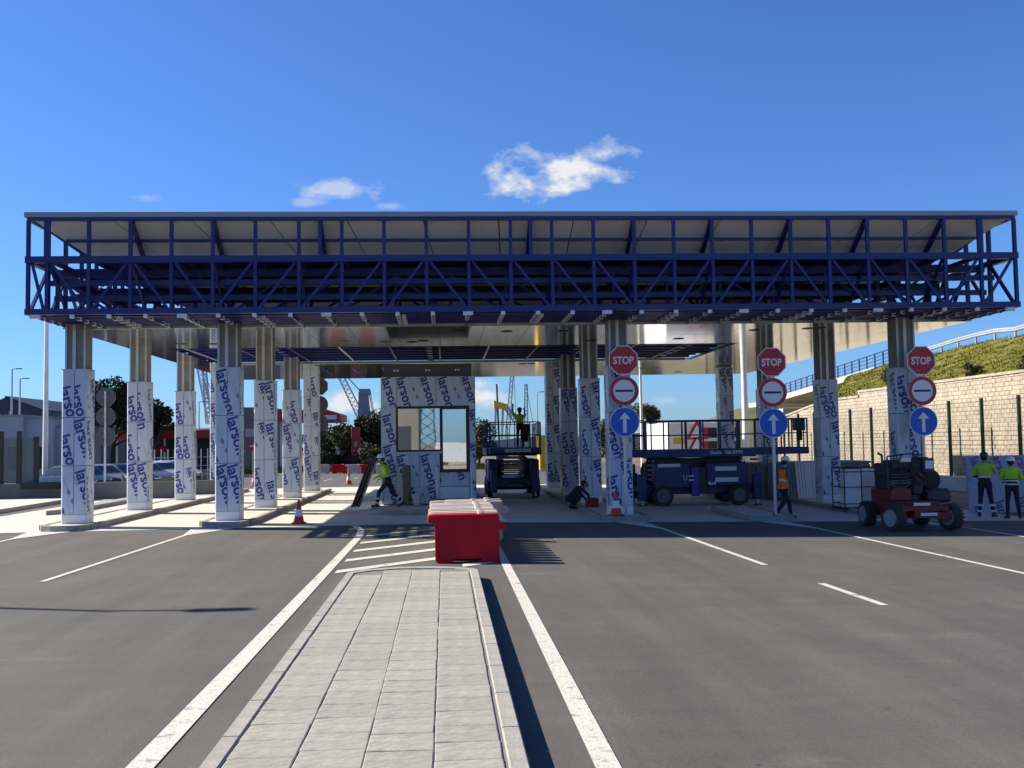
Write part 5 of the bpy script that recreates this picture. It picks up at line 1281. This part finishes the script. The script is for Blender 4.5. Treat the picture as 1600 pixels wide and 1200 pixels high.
tt_ = thing('totem_sign', (AY(556, 690, 92).x, 92, 0), 'tall dark red totem sign with faint emblem', 'sign')
A = AY(549, 667, 92); B = AY(563, 667, 92); hw_ = (B.x - A.x) / 2
tb = MB().bbox((-hw_, -.15, 0), (hw_, .15, A.z), .03).build('totem_body', M_FRED, tt_)
for z0, z1, k in ((1.5, 1.75, .5), (2.0, 2.45, .35), (1.0, 1.2, .4)): MB().box((-hw_ * k, -.156, z0), (hw_ * k, -.151, z1)).build('emblem', PINKB, tb)
pb_ = thing('price_board', (AY(568, 690, 93).x, 93, 0), 'white price board on posts beside the red totem', 'sign')
A = AY(564, 694, 93); B = AY(574.5, 708, 93); px_ = pb_.location.x
MB().box((A.x - px_, -.05, B.z), (B.x - px_, .05, A.z)).build('board', M_WHITE, pb_)
for z in (.3, .6): MB().box((A.x - px_ + .05, -.058, B.z + (A.z - B.z) * z), (B.x - px_ - .05, -.052, B.z + (A.z - B.z) * (z + .12))).build('price_row', M_DARK, pb_)
for x in (A.x - px_ + .04, B.x - px_ - .04): MB().cyl((x, 0, 0), (x, 0, B.z), .03, n=8).build('post', M_ALU, pb_)
gb_ = thing('grey_block_building', (AY(405, 690, 105).x, 108, 0), 'plain grey block building between the film-clad columns', 'building')
A, B = AY(376, 636, 105), AY(412, 636, 105); gx_ = gb_.location.x
MB().box((A.x - gx_, -2, 0), (B.x - gx_ + .6, 5, A.z)).build('wall', pm('weathered_grey', (.15, .15, .15), .85, var=.12, scale=.6), gb_); MB().box((A.x - gx_ + .3, -2.04, 3.2), (B.x - gx_ - .2, -2.003, 4.0)).build('window_band', M_PALEW, gb_)
lr = thing('long_low_building', (AY(525, 690, 125).x, 128, 0), 'low flat grey building along the scrub', 'building')
A, B = AY(495, 676, 125), AY(600, 676, 125); MB().box((A.x - lr.location.x, 0, 0), (B.x - lr.location.x, 4, A.z)).build('wall', M_PALEW, lr); MB().box((A.x - lr.location.x + 3, .5, A.z), (A.x - lr.location.x + 5.5, 3, A.z + .5)).build('roof_hut', M_PALEW, lr)
MB().box((A.x - lr.location.x - .1, -.1, A.z - .25), (B.x - lr.location.x + .1, 0, A.z + .05)).build('roof_edge', M_FASC, lr)
ns = thing('no_entry_sign', (AY(395, 690, 75).x, 75, 0), 'small red no-entry sign between film-clad columns', 'road sign')
A = AY(395, 697, 75); MB().prism(disc(.33, 0, 0, 24, 0, A.z), -.03, -.01).build('plate', M_SRED, ns); MB().box((-.22, -.036, A.z - .05), (.22, -.031, A.z + .05)).build('white_bar', M_SWHITE, ns); MB().cyl((0, .02, 0), (0, .02, A.z + .3), .03, n=8).build('post', M_ALU, ns)
# guard fence of pale tubes before the shed
tf = thing('tube_fence', (AY(270, 690, 62).x, 62, 0), 'pale tubular fence in front of the red-edged shed', 'fence')
A, B = AY(200, 690, 62).x - tf.location.x, AY(335, 690, 62).x - tf.location.x
for k in range(14): x = A + (B - A) * k / 13; MB().cyl((x, 0, 0), (x, 0, 2.1), .03, n=6).build('fence_post', M_ALU, tf)
for z in (.6, 1.1, 1.6): MB().tube([(A, 0, z), (B, 0, z)], .02).build('fence_rail', M_ALU, tf)
MB().box((A, .3, 0), (B, .5, .85)).build('kerb_wall', M_COLC, tf)

# ---- parked cars
M_CGLASS = pm('car_glass', (.02, .025, .03), .06, var=.05)
def car(x, y, rz, paint, label):
    t = thing('parked_car', (x, y, 0), label, 'car', 'cars parked beyond the boundary wall', rz)
    st = [(-2.05, .42, .62, .62, .70), (-1.98, .28, .82, .82, .80), (-1.6, .24, .90, .95, .84), (-1.25, .22, .93, 1.22, .85), (-.75, .2, .94, 1.44, .86), (0, .2, .94, 1.48, .86), (.45, .2, .94, 1.40, .86), (1.0, .22, .93, 1.02, .85), (1.25, .24, .92, .95, .84), (1.75, .26, .82, .84, .80), (2.02, .36, .68, .68, .68)]
    vs = []; fs = []; gl = MB(); n = 10
    for (X, z0, zb, zr, hw) in st:
        rw = hw - .24 * min(1, max(0, (zr - zb) / .5))
        vs += [(X, -hw * .9, z0), (X, -hw, z0 + .18), (X, -hw, zb - .08), (X, -hw * .97, zb), (X, -rw, zr - .02), (X, rw, zr - .02), (X, hw * .97, zb), (X, hw, zb - .08), (X, hw, z0 + .18), (X, hw * .9, z0)]
    for k in range(len(st) - 1): fs += [(k * n + i, k * n + (i + 1) % n, k * n + n + (i + 1) % n, k * n + n + i) for i in range(n)]
    fs += [tuple(range(n)), tuple(range((len(st) - 1) * n, len(st) * n))[::-1]]
    b = MB().add(vs, fs).build('body', paint, t, smooth=True)
    def P(k, i, o=.012): v = vs[k * n + i]; return (v[0], v[1] + (o if v[1] > 0 else -o), v[2] + o * .6)
    for a, c in ((3, 4), (4, 5), (5, 6)):
        for (i, j) in ((3, 4), (6, 5)): MB().add([Vector(P(a, i)).lerp(Vector(P(a, j)), .12), Vector(P(c, i)).lerp(Vector(P(c, j)), .12), Vector(P(c, i)).lerp(Vector(P(c, j)), .86), Vector(P(a, i)).lerp(Vector(P(a, j)), .86)], [(0, 1, 2, 3)]).build('side_window', M_CGLASS, t)
    for a, c, nm in ((6, 7, 'windscreen'), (2, 4, 'rear_window')):
        pts = [Vector(P(a, 4, 0)), Vector(P(a, 5, 0)), Vector(P(c, 5, 0)), Vector(P(c, 4, 0))]; ce = sum(pts, Vector()) / 4
        MB().add([ce + (p - ce) * .88 + Vector((0, 0, .02)) for p in pts], [(0, 1, 2, 3)]).build(nm, M_CGLASS, t)
    for X in (-1.25, 1.28):
        for s in (-1, 1): wh_ = wheel(t, X, s * .76, .31, .83)
    for s in (-1, 1):
        MB().bbox((1.80, s * .55 - .17, .58), (1.99, s * .55 + .17, .72), .03).build('headlight', M_WHITE, t); MB().bbox((-2.03, s * .6 - .13, .62), (-1.95, s * .6 + .13, .8), .02).build('tail_light', M_SRED, t)
        MB().bbox((.62, s * .93 - .09, .94), (.76, s * .93 + .09, 1.07), .03).build('wing_mirror', paint, t)
    MB().box((1.99, -.5, .38), (2.035, .5, .56)).build('grille', M_DARK, t)
def cp(n, c): return pm(n, c, .25, .3, var=.03)
for px, Y, a, c, lab in ((150, 50, -35, cp('car_silver', (.20, .21, .22)), 'silver car half hidden by the front column and sign backs'), (188, 51.5, -32, cp('car_black', (.02, .02, .022)), 'black car parked between two lighter ones'), (218, 54, -32, cp('car_grey', (.12, .125, .14)), 'grey car parked behind the film-clad second column'),
                         (246, 57, -32, cp('car_white', (.42, .43, .44)), 'white car showing its nose past the film-clad column'), (264, 61, -32, cp('car_steel', (.32, .35, .39)), 'steel blue car at the far end of the parked row'), (120, 48.5, -36, cp('car_dark_blue', (.03, .04, .08)), 'dark blue car behind the boundary wall trough')):
    car(AY(px, 740, Y).x, Y, R(a), c, lab)
# motorcycle by the wall
mc = thing('motorcycle', (AY(176, 770, 46.8).x, 46.9, 0), 'dark motorcycle parked beside the sign backs', 'motorcycle', None, R(20))
for x in (-.62, .62): w2 = put('wheel', MB().lathe([(.22, -.05), (.29, -.05), (.30, 0), (.29, .05), (.22, .05)], 18, axis='y').mesh('wheel', M_BLACK, True), mc, (x, 0, .30))
MB().beam((-.6, 0, .35), (.1, 0, .62), .12, .14).beam((.62, 0, .3), (.38, 0, .98), .06, .06).build('frame', M_DARK, mc); MB().bbox((-.15, -.14, .62), (.32, .14, .86), .06).build('tank', M_BLACK, mc)
MB().bbox((-.72, -.12, .70), (-.12, .12, .80), .04).build('saddle', M_BLACK, mc); MB().tube([(.30, -.34, 1.02), (.38, 0, .98), (.30, .34, 1.02)], .018).build('handlebar', M_DARK, mc); MB().lathe([(.02, 0), (.09, .04), (.1, .1)], 12, (.48, 0, .86), 'x').build('headlamp', M_ALU, mc)
MB().bbox((-.2, -.17, .32), (.22, .17, .58), .04).build('engine', M_ALU, mc)

# ================================================================ harbour cranes
M_CRANE = pm('crane_grey', (.16, .19, .24), .6, .2, var=.1)
M_CRY = pm('crane_yellow', (.62, .40, .03), .55, var=.1)
M_CRP = pm('crane_pale', (.45, .47, .5), .6, var=.1)
def lattice(p, q, w0, w1, n, r_, mat, name, parent):
    m_ = MB(); p, q, a, b = m_.frame(p, q); pr = None
    for i in range(n + 1):
        t = i / n; c = p.lerp(q, t); w_ = w0 + (w1 - w0) * t; cr_ = [c + a * (w_ * sx) + b * (w_ * sy) for sx, sy in ((-.5, -.5), (.5, -.5), (.5, .5), (-.5, .5))]
        if pr:
            for k in range(4): m_.beam(pr[k], cr_[k], r_ * 1.6, r_ * 1.6); m_.beam(pr[k], cr_[(k + 1) % 4], r_, r_)
        pr = cr_
    return m_.build(name, mat, parent, world=True)
D_ = 230
hc = thing('harbour_crane', (AY(572, 690, D_).x, D_, 0), 'grey mobile harbour crane with raised lattice boom', 'crane')
MB().add([v for z, k in ((AY(572, 690, D_).z * 0, 1.9), (AY(568, 612, D_).z, 1.0)) for v in [(hc.location.x + sx * k - (.5 if z > 3 else 0), D_ + sy * k, z) for sx, sy in ((-1, -1), (1, -1), (1, 1), (-1, 1))]], [(3, 2, 1, 0), (4, 5, 6, 7), (0, 1, 5, 4), (1, 2, 6, 5), (2, 3, 7, 6), (3, 0, 4, 7)]).build('tower', M_CRANE, hc, world=True)
A = AY(562, 612, D_); B = AY(578, 608, D_); MB().box((A.x, D_ - 1.5, A.z - .8), (B.x, D_ + 1.5, B.z)).build('tower_head', M_CRANE, hc, world=True)
MB().box((hc.location.x - 6, D_ - 4, 0), (hc.location.x + 7, D_ + 4, 2.4)).build('carriage', M_CRANE, hc, world=True)
lattice(AY(570, 664, D_), AY(519, 560, D_), 1.6, 1.0, 16, .14, M_CRP, 'boom', hc)
MB().tube([AY(562, 610, D_), AY(530, 575, D_)], .10, 4).tube([AY(576, 610, D_), AY(586, 664, D_)], .10, 4).tube([AY(578, 608, D_), AY(588, 664, D_)], .08, 4).build('stay_cable', M_DARK, hc, world=True)
A = AY(560, 640, D_); MB().box((A.x, D_ - 2, AY(560, 656, D_).z), (AY(569, 640, D_).x, D_ + 2, A.z)).build('cabin', M_CRANE, hc, world=True)
D_ = 260
lc = thing('lattice_crane', (AY(330, 690, D_).x, D_, 0), 'pale distant crane with two thin lattice booms behind the columns', 'crane')
lattice(AY(330, 662, D_), AY(305, 545, D_), 1.4, .9, 16, .12, M_CRP, 'boom', lc); lattice(AY(326, 662, D_), AY(318, 560, D_), 1.2, .8, 14, .12, M_CRP, 'boom', lc); MB().bbox((lc.location.x - 4, D_ - 3, 0), (lc.location.x + 3, D_ + 3, 7), .2).build('cab', M_CRP, lc, world=True)
MB().tube([AY(305, 548, D_), AY(342, 640, D_)], .08, 4).build('stay_cable', M_DARK, lc, world=True)
D_ = 240
yc = thing('gantry_crane', (AY(783, 690, D_).x, D_, 0), 'yellow-headed dock crane beyond the lift platform', 'crane')
A, B = AY(771, 626, D_), AY(793, 637, D_)
MB().prism([(A.x - yc.location.x, B.z), (B.x - yc.location.x, B.z - .4), (B.x - yc.location.x, A.z - 1.0), (A.x - yc.location.x, A.z)], -2, 2).build('crane_head', M_CRY, yc)
for x in (A.x - yc.location.x + .5, A.x - yc.location.x + 2.2): MB().beam((x - .5, 0, 0), (x, 0, B.z), .55, .55).build('leg', M_CRP, yc)
lattice(AY(790, 636, D_), AY(806, 660, D_), .9, .7, 6, .14, M_CRANE, 'arm', yc); MB().tube([AY(776, 600, D_), AY(780, 690, D_)], .22, 6).build('mast', M_DARK, yc, world=True)
MB().box((-3, -2, 0), (5, 2, 1.6)).build('base', M_CRY, yc)
for (pa, pb, ya, yb, lab) in ((802, 792, 560, 690, 'thin pale lattice jib rising beyond the booth'), (822, 822, 600, 690, 'thin upright mast crane beside the yellow dock crane')):
    t = thing('jib_crane', (AY(pb, 690, 250).x, 250, 0), lab, 'crane', 'cranes in the harbour'); lattice(AY(pb, yb, 250), AY(pa, ya, 250), 1.0, .6, 16, .10, M_CRANE, 'jib', t); MB().bbox((t.location.x - 2, 248, 0), (t.location.x + 2, 252, 3), .2).build('cab', M_CRY, t, world=True)
    MB().tube([AY(pa, ya, 250), AY(pb + 16, 690, 250)], .06, 4).build('stay_cable', M_DARK, t, world=True)
yv = thing('yellow_container', (AY(855, 690, 80).x, 80, 0), 'yellow site container behind the rear columns', 'container')
A, B = AY(843, 680, 80), AY(853, 690, 80); MB().box((A.x - yv.location.x, 0, 0), (B.x - yv.location.x, 2.4, A.z)).build('container_body', M_CRY, yv)
for k in range(2): x = A.x - yv.location.x + .05 + k * .28; MB().box((x, -.03, .1), (x + .12, 0, A.z - .1)).build('rib', M_CRY, yv)
# low harbour buildings far off, closing the horizon
for i, (pa, pb, yt, Y, c, lab) in enumerate(((100, 330, 690, 170, (.30, .30, .29), 'far pale harbour shed behind the pines'), (590, 760, 688, 180, (.22, .22, .22), 'far grey harbour shed behind the booth'), (760, 960, 689, 190, (.34, .33, .31), 'far pale warehouse beyond the end-on lift'), (960, 1060, 684, 150, (.26, .25, .24), 'far grey warehouse beyond the stop sign'), (1030, 1180, 682, 165, (.36, .35, .33), 'far light warehouse beyond the broadside lift'))):
    A, B = AY(pa, yt, Y), AY(pb, yt, Y); t = thing('harbour_shed', ((A.x + B.x) / 2, Y, 0), lab, 'building', 'sheds along the harbour'); x = (B.x - A.x) / 2; z = A.z
    MB().prism([(-x, 0), (x, 0), (x, z), (0, z + .9), (-x, z)], 0, 18).build('hall', pm('shed_' + str(i), c, .8, var=.08, scale=.3), t)
    for k in range(max(2, int(x / 4))): q_ = -x + 2 + k * 8; MB().box((q_, -.03, 0), (min(q_ + 3, x - .3), -.003, z * .6)).build('shed_door', M_FASC, t)

# ================================================================ what stands behind the photographer and shows in the booth glass
M_SAND = pm('sandy_fill', (.30, .24, .155), .95, var=.2, scale=.6, bump=.5, bscale=4)
tag(sheet('sandy_ground', [-30, -8, 1, 19, 40], [-70, -45, -16.5], .006, M_SAND), kind='structure')
bsh = thing('beige_shed', (-9.0, -70, 0), 'tall beige shed mirrored in the booth window', 'building')
MB().box((-8, -6, 0), (5.6, 6, 8.4)).build('wall', pm('beige_cladding', (.30, .27, .22), .8, var=.08, scale=.5), bsh); MB().box((-8.2, -6.2, 8.4), (5.8, 6.2, 8.8)).build('roof_edge', M_FASC, bsh); MB().box((1.5, 6.003, 0), (4.5, 6.05, 4.5)).build('roller_door', M_SBACK, bsh)
py = thing('power_pylon', (-2.2, -62, 0), 'lattice power pylon mirrored in the booth window', 'pylon')
lattice((-2.2, -62, 0), (-2.2, -62, 15), 2.2, .7, 12, .09, M_DARK, 'lattice_tower', py)
for z in (9, 11.5, 14): MB().beam((-5.4, -62, z), (1.0, -62, z), .14, .14).build('cross_arm', M_DARK, py, world=True)
vn = thing('parked_van', (1.6, -34, 0), 'white delivery van mirrored in the booth door', 'van')
MB().prism([(-2.6, .35), (2.5, .35), (2.6, .9), (2.1, 1.25), (1.5, 2.2), (-2.5, 2.3), (-2.65, 1.4)], -1, 1).build('body', M_WHITE, vn)
MB().prism([(1.35, 1.35), (2.0, 1.3), (1.45, 2.05), (1.2, 2.05)], 1.003, 1.02).build('cab_window', M_CGLASS, vn)
for x in (-1.6, 1.6):
    for y in (-.85, .85): wheel(vn, x, y, .34, .9)
